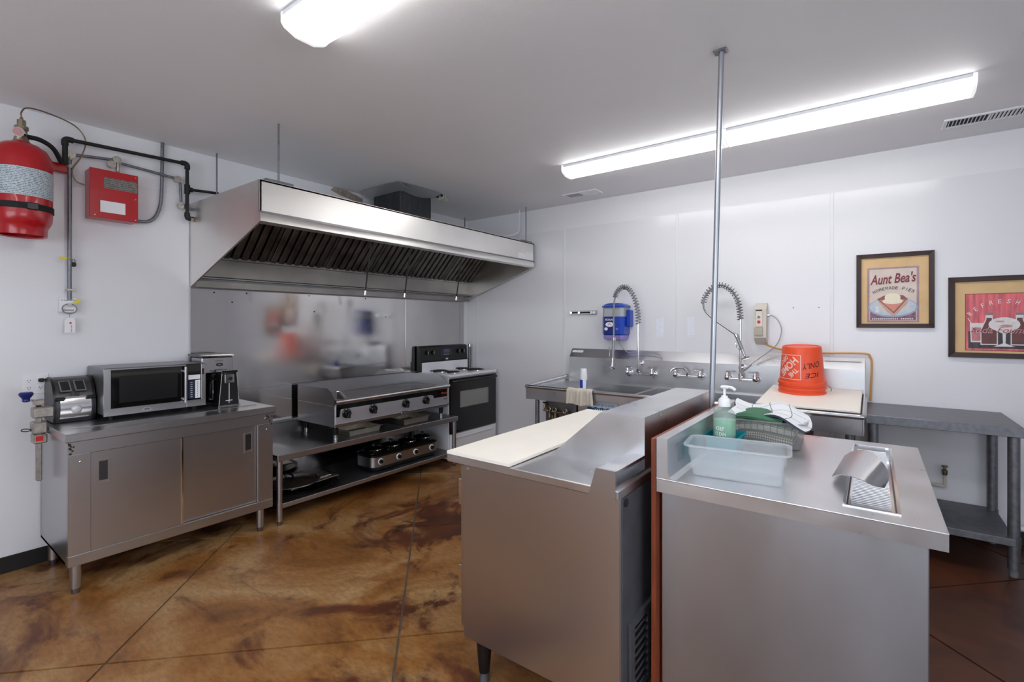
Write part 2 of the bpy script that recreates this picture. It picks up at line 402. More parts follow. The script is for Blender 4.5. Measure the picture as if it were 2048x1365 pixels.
MB().prism([(W0, 1.755), (-3.96, 1.755), (-3.955, 1.765), (-3.945, 1.765), (-3.945, 1.72), (W0, 1.72)], 'y', hy0+.012, hy1-.012).build('drip_tray', HS, t)
MB().box((-3.95, hy0+.012, 1.93), (-3.915, hy1-.012, 1.955), .003).build('filter_rail', HS, t)
MB().box((-3.56, hy0+.012, 2.285), (-3.50, hy1-.012, 2.323)).build('filter_rail', HS, t)
DARKH = mat('hood_cavity_black', (20, 19, 18), .8)
MB().prism([(-3.985, 1.95), (-3.965, 1.945), (-3.58, 2.325), (-3.62, 2.322)], 'y', hy0+.013, hy1-.013).build('filter_backing', DARKH, t)
u = Vector((.707, 0, .707)); nf = Vector((.707, 0, -.707)); p0 = Vector((-3.935, 0, 1.945)); Lf = .50
nfil = 6; fw = (hy1-hy0-.03)/nfil
for k in range(nfil):
    a = hy0+.015+k*fw
    def slab(y0, y1, s0, s1, d0, d1):
        m = MB(); P = []
        for yy in (y0, y1):
            P.append([p0+u*s0+nf*d0+Y_*yy, p0+u*s1+nf*d0+Y_*yy, p0+u*s1+nf*d1+Y_*yy, p0+u*s0+nf*d1+Y_*yy])
        return m.loft(P)
    slab(a, a+.012, 0, Lf, -.015, .012).build('filter_frame', GREASE, t)
    slab(a+fw-.012, a+fw-.001, 0, Lf, -.015, .012).build('filter_frame', GREASE, t)
    nb = 7
    for j in range(nb):
        c = a+.012+(fw-.024)*(j+.5)/nb; hw = (fw-.024)/nb*.36
        m = MB()
        prof = [(-hw, -.008), (-hw, .012), (-hw*.8, .016), (hw*.8, .016), (hw, .012), (hw, -.008), (hw-.003, -.008), (hw-.003, .009), (-hw+.003, .009), (-hw+.003, -.008)]
        m.loft([[p0+u*s+nf*d+Y_*(c+y) for y, d in prof] for s in (.012, Lf-.01)]).build('baffle', GREASE, t)
for y in (2.318, 2.709, 3.334):
    r = MB().tube([(-3.055, y, 2.075), (-3.125, y, 1.70)], .0055, 8).build('nozzle_drop', BLACKM, t)
    MB().cyl((-3.125, y, 1.705), (-3.131, y, 1.672), .009, .011, 12).build('nozzle_tip', CHROME, r)
for y in (1.62, 2.0): pass
for p in ((-3.05, 1.60), (-3.95, 1.60), (-3.05, 4.36), (-3.95, 4.36)):
    MB().box((p[0]-.02, p[1]-.09, 2.335), (p[0]+.02, p[1]+.09, 2.36), .002).build('hanger_bracket', GALV, t)
    MB().cyl((p[0], p[1], 2.35), (p[0], p[1], H), .006, seg=8).build('hanger_rod', GALV, t)
# exhaust duct with bent flashing at the ceiling
t = thing('exhaust_duct', 'dark square exhaust duct between hood top and ceiling', 'duct', (-3.695, 3.175, 2.336))
DUCT = mat('dark_duct_steel', (70, 72, 76), .5, .7, var=.25, vscale=10, stretch=(3, 3, .5))
MB().box((-3.89, 2.98, 2.336), (-3.5, 3.37, H-.001), .004).build('duct_body', DUCT, t)
FLASH = mat('flashing_sheet', (186, 188, 192), .4, .6)
MB().sheet(lambda a, b: (-3.94+.56*a, 2.86+.135*b, H-.012-.045*b+.006*math.sin(a*3)), 6, 4, .003).build('flashing', FLASH, t)
MB().sheet(lambda a, b: (-3.495+.12*b, 2.96+.43*a, H-.012-(1-b)*(.022+.03*math.sin(PI*a)**1)), 10, 4, .003).build('flashing', FLASH, t)
MB().prism([(-3.49, 3.36), (-3.40, 3.38), (-3.42, 3.47), (-3.52, 3.49), (-3.56, 3.42)], 'z', H-.006, H-.0005).build('ceiling_gap', DARKV, t)
fz = MB()
for k in range(9):
    x, y = -3.42+random.uniform(-.05, .03), 3.46+random.uniform(-.03, .04)
    fz.tube([(x, y, H-.004), (x+random.uniform(-.015, .015), y+random.uniform(-.015, .015), H-.03), (x+random.uniform(-.03, .03), y+random.uniform(-.03, .03), H-.045)], .0035, 5, 3)
fz.build('torn_insulation', mat('insulation_fluff', (206, 200, 180), .95), t)
# steel sheets behind the cooking line
t = thing('splash_panel', 'tall reflective steel splash panel below the hood', 'wall panel', (W0, 2.95, .5))
for (a, c, z0, z1) in ((hy0+.004, 3.515, .925, 1.718), (3.519, hy1, .925, 1.718), (hy0+.004, 3.515, .10, .921), (3.519, hy1, .10, .921)):
    MB().box((A+.0055, a, z0), (A+.009, c, z1), .001).build('steel_sheet', SPLASH, t)
for (y, z) in ((1.62, 1.69), (1.86, 1.695), (2.4, 1.70), (3.0, 1.70), (1.75, 1.62), (2.45, 1.56), (3.25, 1.52)): MB().cyl((A+.009, y, z), (A+.0105, y, z), .006, seg=8).build('rivet', DARKV, t)
# loose pipe and white cable on the hood
solo(MB().tube([(-3.195, 4.44, H), (-3.195, 4.435, 2.55), (-3.22, 4.42, 2.47), (-3.35, 4.30, 2.43), (-3.6, 4.0, 2.37), (-3.8, 3.75, 2.345)], .006, 8, 6).build('electric_cable', WPLAST), 'white cable dropping from ceiling onto the hood top', 'cable')
t = thing('wall_pipe', 'short pale upright pipe in corner behind the stove', 'pipe', (-3.97, 4.47, .0))
MB().cyl((-3.97, 4.47, 0), (-3.97, 4.47, 1.19), .016).build('pipe', GALV, t)
MB().cyl((-4.01, 4.475, 0), (-4.01, 4.475, 1.195), .012).build('pipe', WPLAST, t)
MB().cyl((-3.97, 4.47, 1.17), (-3.97, 4.47, 1.20), .020).build('pipe_cap', CHROME, t)

# ================================================================ fire suppression on the left wall
cx, cy = A+.205, .545
t = thing('fire_suppression_tank', 'red fire suppression tank with white label strapped to wall', 'tank', (cx, cy, 1.945))
R = .130
MB().lathe([(.097, 1.955), (.106, 1.945), (.108, 1.99), (.116, 2.005), (.127, 2.03), (R, 2.06), (R, 2.36), (.124, 2.40), (.105, 2.435), (.075, 2.458), (.045, 2.468), (.04, 2.475), (.001, 2.475)], (cx, cy, 0), 48, cap=False).build('tank_body', RED, t)
MB().lathe([(.092, 1.99), (.092, 1.95), (.104, 1.945), (.106, 1.955)], (cx, cy, 0), 40, cap=False).build('foot_ring', RED, t)
LBL = bpy.data.materials.new('printed_label'); LBL.use_nodes = True; nt = LBL.node_tree; b_ = nt.nodes['Principled BSDF']; b_.inputs['Roughness'].default_value = .4
def lines_material(m, base, ink, scale, axis='Z', thr=.62):
    m.use_nodes = True; nt = m.node_tree; N = nt.nodes; L = nt.links; b = N['Principled BSDF']; b.inputs['Roughness'].default_value = .45
    tc = N.new('ShaderNodeTexCoord'); wv = N.new('ShaderNodeTexWave'); wv.bands_direction = axis; wv.inputs['Scale'].default_value = scale
    L.new(tc.outputs['Object'], wv.inputs['Vector'])
    nz = N.new('ShaderNodeTexNoise'); nz.inputs['Scale'].default_value = 160; nz.inputs['Detail'].default_value = 2; L.new(tc.outputs['Object'], nz.inputs['Vector'])
    mu = N.new('ShaderNodeMath'); mu.operation = 'MULTIPLY'; L.new(wv.outputs['Fac'], mu.inputs[0])
    g2 = N.new('ShaderNodeMath'); g2.operation = 'GREATER_THAN'; g2.inputs[1].default_value = .47; L.new(nz.outputs['Fac'], g2.inputs[0]); L.new(g2.outputs[0], mu.inputs[1])
    gt = N.new('ShaderNodeMath'); gt.operation = 'GREATER_THAN'; gt.inputs[1].default_value = thr; L.new(mu.outputs[0], gt.inputs[0])
    x = N.new('ShaderNodeMix'); x.data_type = 'RGBA'; x.inputs[6].default_value = (*lin(base), 1); x.inputs[7].default_value = (*lin(ink), 1)
    L.new(gt.outputs[0], x.inputs[0]); L.new(x.outputs[2], b.inputs['Base Color']); return m
lines_material(LBL, (196, 208, 216), (96, 110, 122), 34)
MB().sheet(lambda a, b: (cx+(R+.0015)*math.cos(-1.6+2.9*a), cy+(R+.0015)*math.sin(-1.6+2.9*a), 2.155+.155*b), 40, 2, .001).build('tank_label', LBL, t)
st = MB().lathe([(R+.001, 2.082), (R+.005, 2.082), (R+.005, 2.116), (R+.001, 2.116)], (cx, cy, 0), 48, cap=False).build('strap', RUBBER, t)
MB().box((cx+.115, cy+.00, 2.08), (cx+.140, cy+.05, 2.118), .004).build('buckle', BLACK, st)
MB().cyl((cx, cy, 2.47), (cx, cy, 2.50), .036, .030, 8).build('valve_collar', BRASS, t)
v = MB(); v.cyl((cx, cy, 2.50), (cx, cy, 2.545), .024, seg=16).cyl((cx, cy, 2.545), (cx, cy, 2.562), .030, seg=16).cyl((cx, cy, 2.562), (cx, cy, 2.598), .019, seg=8).cyl((cx, cy, 2.598), (cx, cy, 2.615), .010, .006, 8)
v.build('valve', BRASS, t)
gg = MB().cyl((cx+.012, cy-.008, 2.517), (cx+.046, cy-.020, 2.517), .026, seg=20).build('gauge', CHROME, t)
MB().cyl((cx+.046, cy-.020, 2.517), (cx+.0475, cy-.0205, 2.517), .022, seg=20).build('gauge_dial', mat('dial_rose', (196, 150, 150), .3), gg)
MB().tube([(cx, cy+.02, 2.512), (cx-.02, cy+.08, 2.515), (cx-.05, cy+.14, 2.49), (A+.09, cy+.19, 2.43)], .013, 10, 6).build('discharge_hose', RUBBER, t)
MB().tube([(cx, cy, 2.61), (cx, cy, 2.645), (cx-.015, cy+.03, 2.682), (cx-.08, cy+.13, 2.70), (A+.065, .80, 2.685), (A+.06, .853, 2.61), (A+.06, .832, 2.50), (A+.06, .79, 2.41), (A+.06, .805, 2.345), (A+.06, .85, 2.327)], .004, 8, 8).build('actuation_tube', COPPER, t)
MB().box((A+.0055, .67, 2.385), (A+.05, .775, 2.44), .004).build('wall_bracket', RED, t)
# black discharge pipe
t = thing('discharge_pipe', 'black iron pipe running along wall from tank to hood', 'pipe', (A+.08, 1.1, 2.21))
px = A+.08
MB().cyl((px, .752, 2.43), (px, .752, 2.575), .014).build('pipe', BLACKM, t)
MB().cyl((px, .752, 2.585), (px, 1.405, 2.605), .0115).build('pipe', BLACKM, t)
MB().cyl((px, 1.413, 2.60), (px, 1.413, 2.22), .0115).build('pipe', BLACKM, t)
MB().cyl((px, 1.413, 2.42), (px, 1.452, 2.425), .011).cyl((px, 1.452, 2.425), (px, 1.62, 2.437), .010).build('pipe', BLACKM, t)
def elbow(p, q, r, name='elbow'):
    m = MB(); m.tube([p, ((p[0]+q[0])/2, (p[1]+q[1])/2, (p[2]+q[2])/2+0), q], r, 12)
    m.cyl(p, p, r) if 0 else None
    return m.build(name, BLACKM, t)
for c, d1, d2 in (((px, .752, 2.585), (0, 0, -1), (0, 1, 0)), ((px, 1.413, 2.605), (0, -1, 0), (0, 0, -1)), ((px, 1.413, 2.214), (0, 0, 1), (0, 1, 0))):
    c = Vector(c); d1, d2 = Vector(d1), Vector(d2)
    MB().tube([c+d1*.038, c+d1*.012, c+d2*.012, c+d2*.038], .018, 12, 4).build('elbow', BLACKM, t)
MB().cyl((px, 1.413, 2.39), (px, 1.413, 2.455), .018).cyl((px, 1.413, 2.422), (px, 1.447, 2.424), .017).build('tee', BLACKM, t)
MB().cyl((px, 1.405, 2.214), (px, 1.4555, 2.210), .012).build('pipe', BLACKM, t)
MB().cyl((px, 1.432, 2.211), (px, 1.452, 2.210), .021, seg=6).build('hex_nut', CHROME, t)
# cable conduit with pulley elbows
t = thing('pulley_conduit', 'thin galvanised conduit with round pulley elbows above red box', 'conduit', (A+.05, 1.1, 1.62))
qx = A+.05; PT = [(.783, 2.505), (1.013, 2.532), (1.362, 2.487), (1.386, 2.302)]
for (a, c) in (((.80, 2.507), (1.0, 2.529)), ((1.04, 2.515), (1.35, 2.492)), ((1.378, 2.47), (1.386, 2.32)), ((1.40, 2.295), (1.4555, 2.288)), ((.779, 2.49), (.779, 1.60))):
    MB().cyl((qx, *a), (qx, *c), .009 if a[1] > 1.7 and c[1] > 2 else .011, seg=12).build('conduit', GALV, t)
for (y, z) in PT+[(.985, 2.495)]:
    pl = MB().cyl((qx-.012, y, z), (qx+.014, y, z), .024, seg=20).build('pulley_elbow', ALU, t)
    MB().cyl((qx+.013, y, z), (qx+.018, y, z), .013, seg=16).build('pulley_cap', CHROME, pl)
MB().cyl((qx, 1.02, 2.52), (qx, 1.02, 2.455), .011, seg=12).build('conduit', ALU, t)
for z in (2.47, 2.42): MB().cyl((qx, .779, z), (qx, .779, z+.02), .016, seg=8).build('coupling', ALU, t)
MB().box((A+.0055, .765, 1.655), (qx+.012, .80, 1.667), .002).build('pipe_strap', ALU, t)
MB().cyl((A+.006, 1.442, 2.288), (A+.08, 1.4515, 2.288), .001).build('pin', ALU, t) if 0 else None
t = thing('electric_conduit', 'bent grey conduit dropping from ceiling beside red box', 'conduit', (A+.03, 1.25, 2.13))
MB().tube([(A+.03, 1.277, H), (A+.03, 1.272, 2.40), (A+.03, 1.262, 2.28), (A+.03, 1.235, 2.20), (A+.03, 1.19, 2.158), (A+.03, 1.118, 2.15)], .011, 12, 6).build('conduit', GALV, t)
# red control box
t = thing('control_box', 'red metal fire suppression control box with white card', 'control box', (A+.063, .985, 2.125))
MB().box((A+.0055, .862, 2.125), (A+.116, 1.108, 2.433), .003).build('case', RED, t)
cv = MB().box((A+.116, .860, 2.123), (A+.121, 1.110, 2.435), .002).build('cover', RED, t)
PL = lines_material(bpy.data.materials.new('engraved_plate'), (128, 124, 120), (64, 60, 60), 26)
MB().box((A+.121, .93, 2.318), (A+.1225, 1.104, 2.388)).build('name_plate', PL, cv)
MB().box((A+.121, .912, 2.163), (A+.1225, 1.041, 2.236)).build('white_card', PAPER, cv)
for (y, z) in ((1.095, 2.42), (1.095, 2.275), (.885, 2.14), (1.095, 2.138)): MB().cyl((A+.121, y, z), (A+.1235, y, z), .004, seg=8).build('screw', CHROME, cv)
# manual pull station with tags
t = thing('pull_station', 'small white manual pull station with ring and hanging tag', 'pull station', (A+.03, .778, 1.38))
bx_ = MB().box((A+.0055, .735, 1.522), (A+.045, .815, 1.612), .003).build('box', WPLAST, t)
txt('In Case of Fire', (A+.0455, .776, 1.597), Y_, Z_, INK, bx_, w=.07); txt('Break Seal and Pull', (A+.0455, .776, 1.536), Y_, Z_, INK, bx_, w=.062) if 0 else None
MB().box((A+.045, .748, 1.532), (A+.0455, .80, 1.538)).build('small_print', GREYP, bx_)
MB().tube([(A+.058, .778+.034*math.cos(k*PI/14), 1.543+.034*math.sin(k*PI/14)*.9) for k in range(29)], .0028, 6).build('pull_ring', GALV, t)
MB().cyl((A+.045, .778, 1.566), (A+.062, .778, 1.566), .011, seg=14).build('knob', CHROME, t)
MB().tube([(A+.055, .778, 1.513), (A+.05, .780, 1.49)], .0012, 5).build('wire', GALV, t)
tg = MB().prism([(.756, 1.395), (.806, 1.395), (.806, 1.472), (.797, 1.487), (.766, 1.487), (.756, 1.472)], 'x', A+.047, A+.049).build('inspection_tag', PAPER, t)
MB().cyl((A+.049, .784, 1.455), (A+.0495, .784, 1.455), .006, seg=12).build('punch_mark', REDP, tg)
for k in range(6): MB().box((A+.049, .786, 1.438-.008*k), (A+.0495, .791, 1.441-.008*k)).build('print_mark', INK, tg)
MB(place((A+.062, .812, 1.588), 0, math.radians(38))).box((-.001, -.018, -.008), (.001, .018, .008), .0008).build('yellow_seal', YELLOW, t)
t = thing('padlock_seal', 'small lock with yellow seal tag on the upright conduit', 'lock', (A+.045, .77, 1.80))
MB().box((A+.062, .728, 1.846), (A+.064, .764, 1.862), .0008).build('yellow_seal', YELLOW, t)
MB().tube([(A+.063, .762, 1.855), (A+.066, .78, 1.86), (A+.055, .80, 1.845)], .0013, 5, 4).build('seal_wire', YELLOW, t)
MB().tube([(A+.045, .791, 1.83), (A+.045, .793, 1.85), (A+.045, .805, 1.85), (A+.045, .806, 1.83)], .003, 6, 4).build('shackle', GALV, t)
MB().box((A+.035, .786, 1.807), (A+.055, .811, 1.834), .005).build('lock_body', BLACKM, t)
# wall outlet
t = thing('wall_outlet', 'white double wall outlet left of the toaster', 'outlet', (A+.008, .63, 1.02))
op = MB().box((A+.0055, .572, 1.027), (A+.011, .690, 1.147), .002).build('cover_plate', WPLAST, t)
for y in (.603, .655):
    for z in (1.108, 1.064):
        s_ = MB().prism(ell(y, z, .017, .0145, 18), 'x', A+.011, A+.0125).build('socket', PAPER, op)
for y in (.603, .655):
    for z in (1.108, 1.064):
        m = MB()
        for dy in (-.006, .006): m.box((A+.0125, y+dy-.0012, z-.001), (A+.013, y+dy+.0012, z+.007))
        m.cyl((A+.0125, y, z-.007), (A+.013, y, z-.007), .0025, seg=8).build('slots', INK, op)
t = thing('power_plug', 'black plug and cord pushed into the wall outlet', 'plug', (A+.03, .66, 1.09))
MB().box((A+.0132, .642, 1.099), (A+.042, .668, 1.121), .005).build('plug', BLACK, t)
MB().tube([(A+.03, .665, 1.112), (A+.040, .685, 1.112), (A+.022, .70, 1.06), (A+.016, .71, .97), (A+.016, .72, .885)], .003, 6, 5).build('cord', BLACK, t)
# ================================================================ steel cabinet and what stands on it
t = thing('steel_cabinet', 'stainless steel cabinet with two sliding doors and short legs', 'cabinet', (-3.72, 1.2, 0))
c0, c1 = .655, 1.745; xb, xf = A+.012, -3.405
bd = MB()
for a, b in (((xb, c0, .157), (xf-.0205, c0+.012, .8225)), ((xb, c1-.012, .157), (xf-.0205, c1, .8225)), ((xb, c0, .157), (xf-.05, c1, .175)), ((xb, c0, .157), (xb+.01, c1, .823))): bd.box(a, b, .002)
bd.build('body', STEEL, t)
ff = MB(); ff.box((xf-.02, c0, .75), (xf, c1, .823), .002).box((xf-.02, c0, .157), (xf, c1, .214), .002).box((xf-.02, c0, .214), (xf, c0+.095, .75), .002).box((xf-.02, c1-.105, .214), (xf, c1, .75), .002)
ff.build('face_frame', STEEL, t)
def sdoor(y0, y1, x, hy):
    d = MB().box((x-.014, y0, .214), (x, y1, .75), .002).build('sliding_door', STEEL, t)
    h = MB(); f = .011; a, b, z0, z1 = hy-.030, hy+.030, .566, .704
    h.box((x, a, z0), (x+.004, b, z0+f), .001).box((x, a, z1-f), (x+.004, b, z1), .001).box((x, a, z0+f), (x+.004, a+f, z1-f), .001).box((x, b-f, z0+f), (x+.004, b, z1-f), .001)
    h.build('handle_rim', STEEL, d)
    MB().box((x-.001, a+f, z0+.022), (x+.0008, b-f, z1-f)).build('handle_recess', mat('recess_dark_steel', (92, 92, 96), .35, 1), d)
    MB().box((x-.001, a+f, z0+f), (x+.002, b-f, z0+.022)).build('handle_ledge', CHROME, d)
sdoor(.745, 1.19, xf-.008, .805); sdoor(1.175, 1.645, xf-.024, 1.588)
MB().box((xf-.026, 1.180, .216), (xf-.004, 1.192, .749), .001).build('door_edge', CHROME, t)
tp = MB().box((xb, .640, .823), (-3.382, 1.757, .8675), .004, 2).build('worktop', STEEL, t)
MB().box((-3.56, .70, .868), (-3.545, 1.70, .8715), .001).build('inlay_strip', CHROME, tp)
for (x, y) in ((-3.445, .695), (-3.445, 1.675), (A+.08, .70), (A+.08, 1.69)):
    l = MB().cyl((x, y, .03), (x, y, .158), .026, .026, 18).build('leg', STEEL, t)
    MB().cyl((x, y, 0), (x, y, .032), .018, .022, 16).build('foot', DSTEEL, l)
RUST = mat('rust_grime', (52, 40, 30), .8, var=.5, vscale=90)
rs = MB()
for k in range(26):
    s_, y0 = (0, c0+.004) if k % 2 else (1, c1-.045)
    rs.cyl((xf, y0+abs(random.gauss(0, .018)), .815-abs(random.gauss(0, .03))), (xf+.0012, y0+.01, .80-abs(random.gauss(0, .02))), random.uniform(.002, .005), seg=6) if 0 else rs.sphere((xf, y0+abs(random.gauss(0, .018)), .815-abs(random.gauss(0, .028))), random.uniform(.003, .007), (.3, 1, 1), 8, 5)
tag(rs.build('rust_spots', RUST, t), kind='stuff')
for (y, z) in ((.705, .71), (1.70, .71), (1.69, .79)): MB().sphere((xf, y, z), .006, (.5, 1, 1), 10, 6).build('screw', CHROME, t)
# bench can opener clamped to the cabinet's left end
t = thing('bench_can_opener', 'bench mounted steel can opener with blue handle knob', 'can opener', (-3.80, .60, .5))
ox, oy = -3.80, .607
CAST = mat('cast_metal', (168, 162, 156), .42, .8, var=.2, vscale=40)
MB().box((ox-.02, oy-.012, .56), (ox+.02, oy+.012, .98), .004).build('shaft', CAST, t)
MB().box((ox-.045, oy-.030, .832), (ox+.045, oy+.030, .895), .006).build('base_clamp', CAST, t)
MB().box((ox-.04, oy-.028, .775), (ox+.04, oy+.031, .826), .005).build('lower_clamp', CAST, t)
MB().box((ox+.04, oy-.018, .79), (ox+.043, oy+.012, .818), .001).build('red_badge', REDP, t)
MB().box((ox-.03, oy-.03, .918), (ox+.035, oy+.06, .978), .006).build('gear_housing', CAST, t)
MB().box((ox-.025, oy-.022, .988), (ox+.03, oy+.022, 1.02), .004).build('blade_holder', CAST, t)
MB().box((ox-.01, oy-.01, .97), (ox+.01, oy+.01, 1.0)).build('blade', BLACKM, t)
MB().tube([(ox, oy+.0, 1.01), (ox, oy-.03, 1.02), (ox+.005, oy-.048, 1.02)], .008, 10).build('crank_arm', CHROME, t)
MB().lathe([(.012, 0), (.018, .006), (.016, .012), (.017, .02), (.028, .035), (.032, .045), (.026, .055), (.001, .058)], (ox+.005, oy-.052, 1.012), 20).build('crank_knob', NAVY, t)
MB().tube([(ox, oy-.03, .855), (ox+.0, oy-.06, .862), (ox, oy-.07, .852), (ox, oy-.05, .846), (ox, oy-.03, .85)], .003, 6, 4).build('wing_screw', BLACKM, t)

# toaster
t = thing('toaster', 'black and chrome two-slot toaster left of the microwave', 'toaster', (-3.88, .79, .868))
TG = mat('toaster_dark_grey', (74, 74, 77), .35, .6)
y0, y1 = .668, .858
prof = [(-4.02, .878), (-3.815, .878), (-3.795, .91), (-3.79, .95), (-3.80, 1.01), (-3.83, 1.075), (-3.88, 1.115), (-3.94, 1.128), (-4.00, 1.115), (-4.025, 1.07)]
MB().prism(prof, 'y', y0+.012, y1-.012).build('body', TG, t)
for a, b in ((y0, y0+.012), (y1-.012, y1)): MB().prism([((x+3.91)*1.03-3.91, (z-1.0)*1.03+1.0) for x, z in prof], 'y', a, b).build('end_cap', BLACK, t)
MB().box((-4.02, y0+.008, .868), (-3.81, y1-.008, .88), .004).build('base', BLACK, t)
MB().prism([(-3.806, .892), (-3.786, .915), (-3.779, .95), (-3.788, 1.0), (-3.800, 1.02), (-3.80, .95)], 'y', y0+.028, y1-.022).build('front_plate', CHROME, t)
dl = MB().lathe([(.024, 0), (.024, .008), (.019, .014), (.012, .016), (.001, .016)], (-3.782, .767, .945), 24, 'x').build('dial', mat('silver_plastic', (206, 207, 210), .35, .3), t)
for a in (.700, .767):
    s_ = MB(); e = Vector((-.05, 0, .04)).normalized(); q = Vector((-3.832, 0, 1.073)); nn = Vector((.62, 0, .78))
    sl = MB().loft([[q+e*(-.038)+Y_*yy+nn*d for yy, d in ((a, 0), (a+.05, 0), (a+.05, .006), (a, .006))], [q+e*.05+Y_*yy+nn*d for yy, d in ((a, 0), (a+.05, 0), (a+.05, .006), (a, .006))]]).build('slot_rim', GREYP, t)
    MB().loft([[q+e*(-.032)+Y_*yy+nn*d for yy, d in ((a+.006, .003), (a+.044, .003), (a+.044, .0075), (a+.006, .0075))], [q+e*.044+Y_*yy+nn*d for yy, d in ((a+.006, .003), (a+.044, .003), (a+.044, .0075), (a+.006, .0075))]]).build('slot', DARKV, sl)
for a in (y0+.008, y1-.045): MB().box((-3.80, a, 1.005), (-3.772, a+.042, 1.020), .004).build('lever', BLACK, t)
e2 = Vector((-.03, 0, .065)).normalized()
txt('T-Fal', (-3.799, .763, 1.033), Y_, e2, INK, t, w=.045, bold=.02, depth=.003)

# microwave
t = thing('microwave', 'stainless and black microwave oven on the steel cabinet', 'microwave', (-3.84, 1.13, .868))
mx, my0, my1, mz0, mz1 = -3.655, .863, 1.412, .895, 1.182
MB().box((A+.03, my0+.004, mz0+.004), (mx-.018, my1-.004, mz1), .006).build('case', mat('microwave_case', (132, 133, 136), .35, .8), t)
for (x, y) in ((A+.06, my0+.05), (A+.06, my1-.05), (mx-.06, my0+.05), (mx-.06, my1-.05)): MB().cyl((x, y, .868), (x, y, mz0+.006), .014, seg=12).build('foot', RUBBER, t)
dr = MB(); yd = 1.295
dr.box((mx-.018, my0, mz0+.045), (mx, my0+.035, mz1-.003), .002).box((mx-.018, my0, mz0), (mx, yd, mz0+.045), .002).box((mx-.018, my0+.035, mz1-.012), (mx, yd, mz1-.003), .002)
dr = dr.build('door', STEEL, t)
wn_ = MB().box((mx-.016, my0+.033, mz0+.043), (mx-.003, yd, mz1-.010)).build('door_glass', GLASSB, dr)
MB().box((mx-.0035, my0+.075, mz0+.075), (mx-.0025, yd-.05, mz1-.05)).build('door_mesh', mat('door_mesh_grey', (26, 26, 27), .2), dr)
h = MB().cyl((mx+.022, yd-.012, mz0+.035), (mx+.022, yd-.012, mz1-.015), .009, seg=12).build('door_handle', STEEL, dr)
for z in (mz0+.06, mz1-.045): MB().cyl((mx-.004, yd-.022, z), (mx+.02, yd-.014, z), .010, seg=12).build('handle_post', CHROME, dr)
cp = MB().box((mx-.018, yd+.001, mz0+.045), (mx-.002, my1-.028, mz1-.004), .002).build('control_panel', BLACKG, t)
MB().box((mx-.018, yd+.001, mz0), (mx, my1, mz0+.045), .002).box((mx-.018, my1-.028, mz0+.045), (mx, my1, mz1-.003), .002).build('panel_surround', STEEL, t)
MB().box((mx-.002, yd+.012, mz1-.105), (mx-.001, my1-.034, mz1-.075)).build('panel_label', PAPER, cp)
MB().box((mx-.002, yd+.012, mz0+.055), (mx-.001, yd+.048, mz1-.110)).build('panel_label', mat('panel_blue', (24, 40, 70), .4), cp)
MB().box((mx-.002, yd+.052, mz0+.055), (mx-.001, my1-.034, mz1-.110)).build('panel_label', PAPER, cp)
for k in range(8):
    z = mz0+.065+.0135*k
    MB().box((mx-.001, yd+.024, z), (mx-.0006, yd+.036, z+.003)).build('print_mark', PAPER, cp)
    MB().cyl((mx-.001, yd+.066, z+.003), (mx-.0006, yd+.066, z+.003), .003, seg=8).build('print_mark', INK, cp)
MB().box((mx-.002, my1-.024, mz1-.075), (mx+.0006, my1-.012, mz1-.035)).build('latch_button', BLACK, t)
flat([ell(0, 0, .021, .0085)], (mx, 1.075, mz0+.021), Y_, Z_, PAPER, dr, .0006, 'badge_rim'); flat([ell(0, 0, .0185, .0068)], (mx, 1.075, mz0+.021), Y_, Z_, INK, dr, .0010, 'badge')
txt('Oster', (mx, 1.075, mz0+.021), Y_, Z_, PAPER, dr, w=.024, shear=.2, depth=.0014)

# coffee maker
t = thing('coffee_maker', 'steel and black drip coffee maker beside the microwave', 'coffee maker', (-3.86, 1.535, .868))
k0, k1, kf = 1.432, 1.640, -3.775
MB().box((A+.05, k0+.008, .868), (kf-.004, k1-.008, .893), .008).build('base', BLACK, t)
MB().box((A+.045, k0+.006, .89), (A+.12, k1-.006, 1.21), .006).build('water_tank', BLACK, t)
hd = MB().box((A+.10, k0, 1.095), (kf, k1, 1.213), .008, 2).build('brew_head', STEEL, t)
MB().prism([(A+.05, 1.213), (kf+.006, 1.213), (kf+.004, 1.222), (kf-.06, 1.231), (A+.05, 1.231)], 'y', k0-.003, k1+.003).build('lid', BLACKG, t)
txt('GEVALIA', (kf, 1.545, 1.185), Y_, Z_, INK, hd, w=.05, depth=.001)
flat([ell(0, 0, .024, .0125)], (kf, 1.547, 1.156), Y_, Z_, INK, hd, .0008, 'display_badge'); flat([[(-.012, -.005), (.012, -.005), (.012, .005), (-.012, .005)]], (kf, 1.547, 1.156), Y_, Z_, GREYP, hd, .0012, 'clock_display')
for y in (1.49, 1.52, 1.535, 1.55, 1.565, 1.59): MB().box((kf, y-.004, 1.115), (kf+.002, y+.004, 1.12)).build('button', INK, hd)
MB().lathe([(.055, 1.098), (.06, 1.085), (.05, 1.06), (.03, 1.055)], (-3.85, 1.535, 0), 24).build('filter_basket', BLACK, t)
cf = MB().lathe([(.05, .895), (.066, .905), (.070, .95), (.062, 1.0), (.045, 1.035), (.045, 1.045)], (-3.845, 1.53, 0), 28).build('carafe', GLASSB, t)
MB().tube([(-3.80, 1.50, 1.03), (-3.762, 1.48, 1.02), (-3.755, 1.478, .96), (-3.785, 1.495, .92)], .007, 8, 6).build('carafe_handle', BLACK, cf)

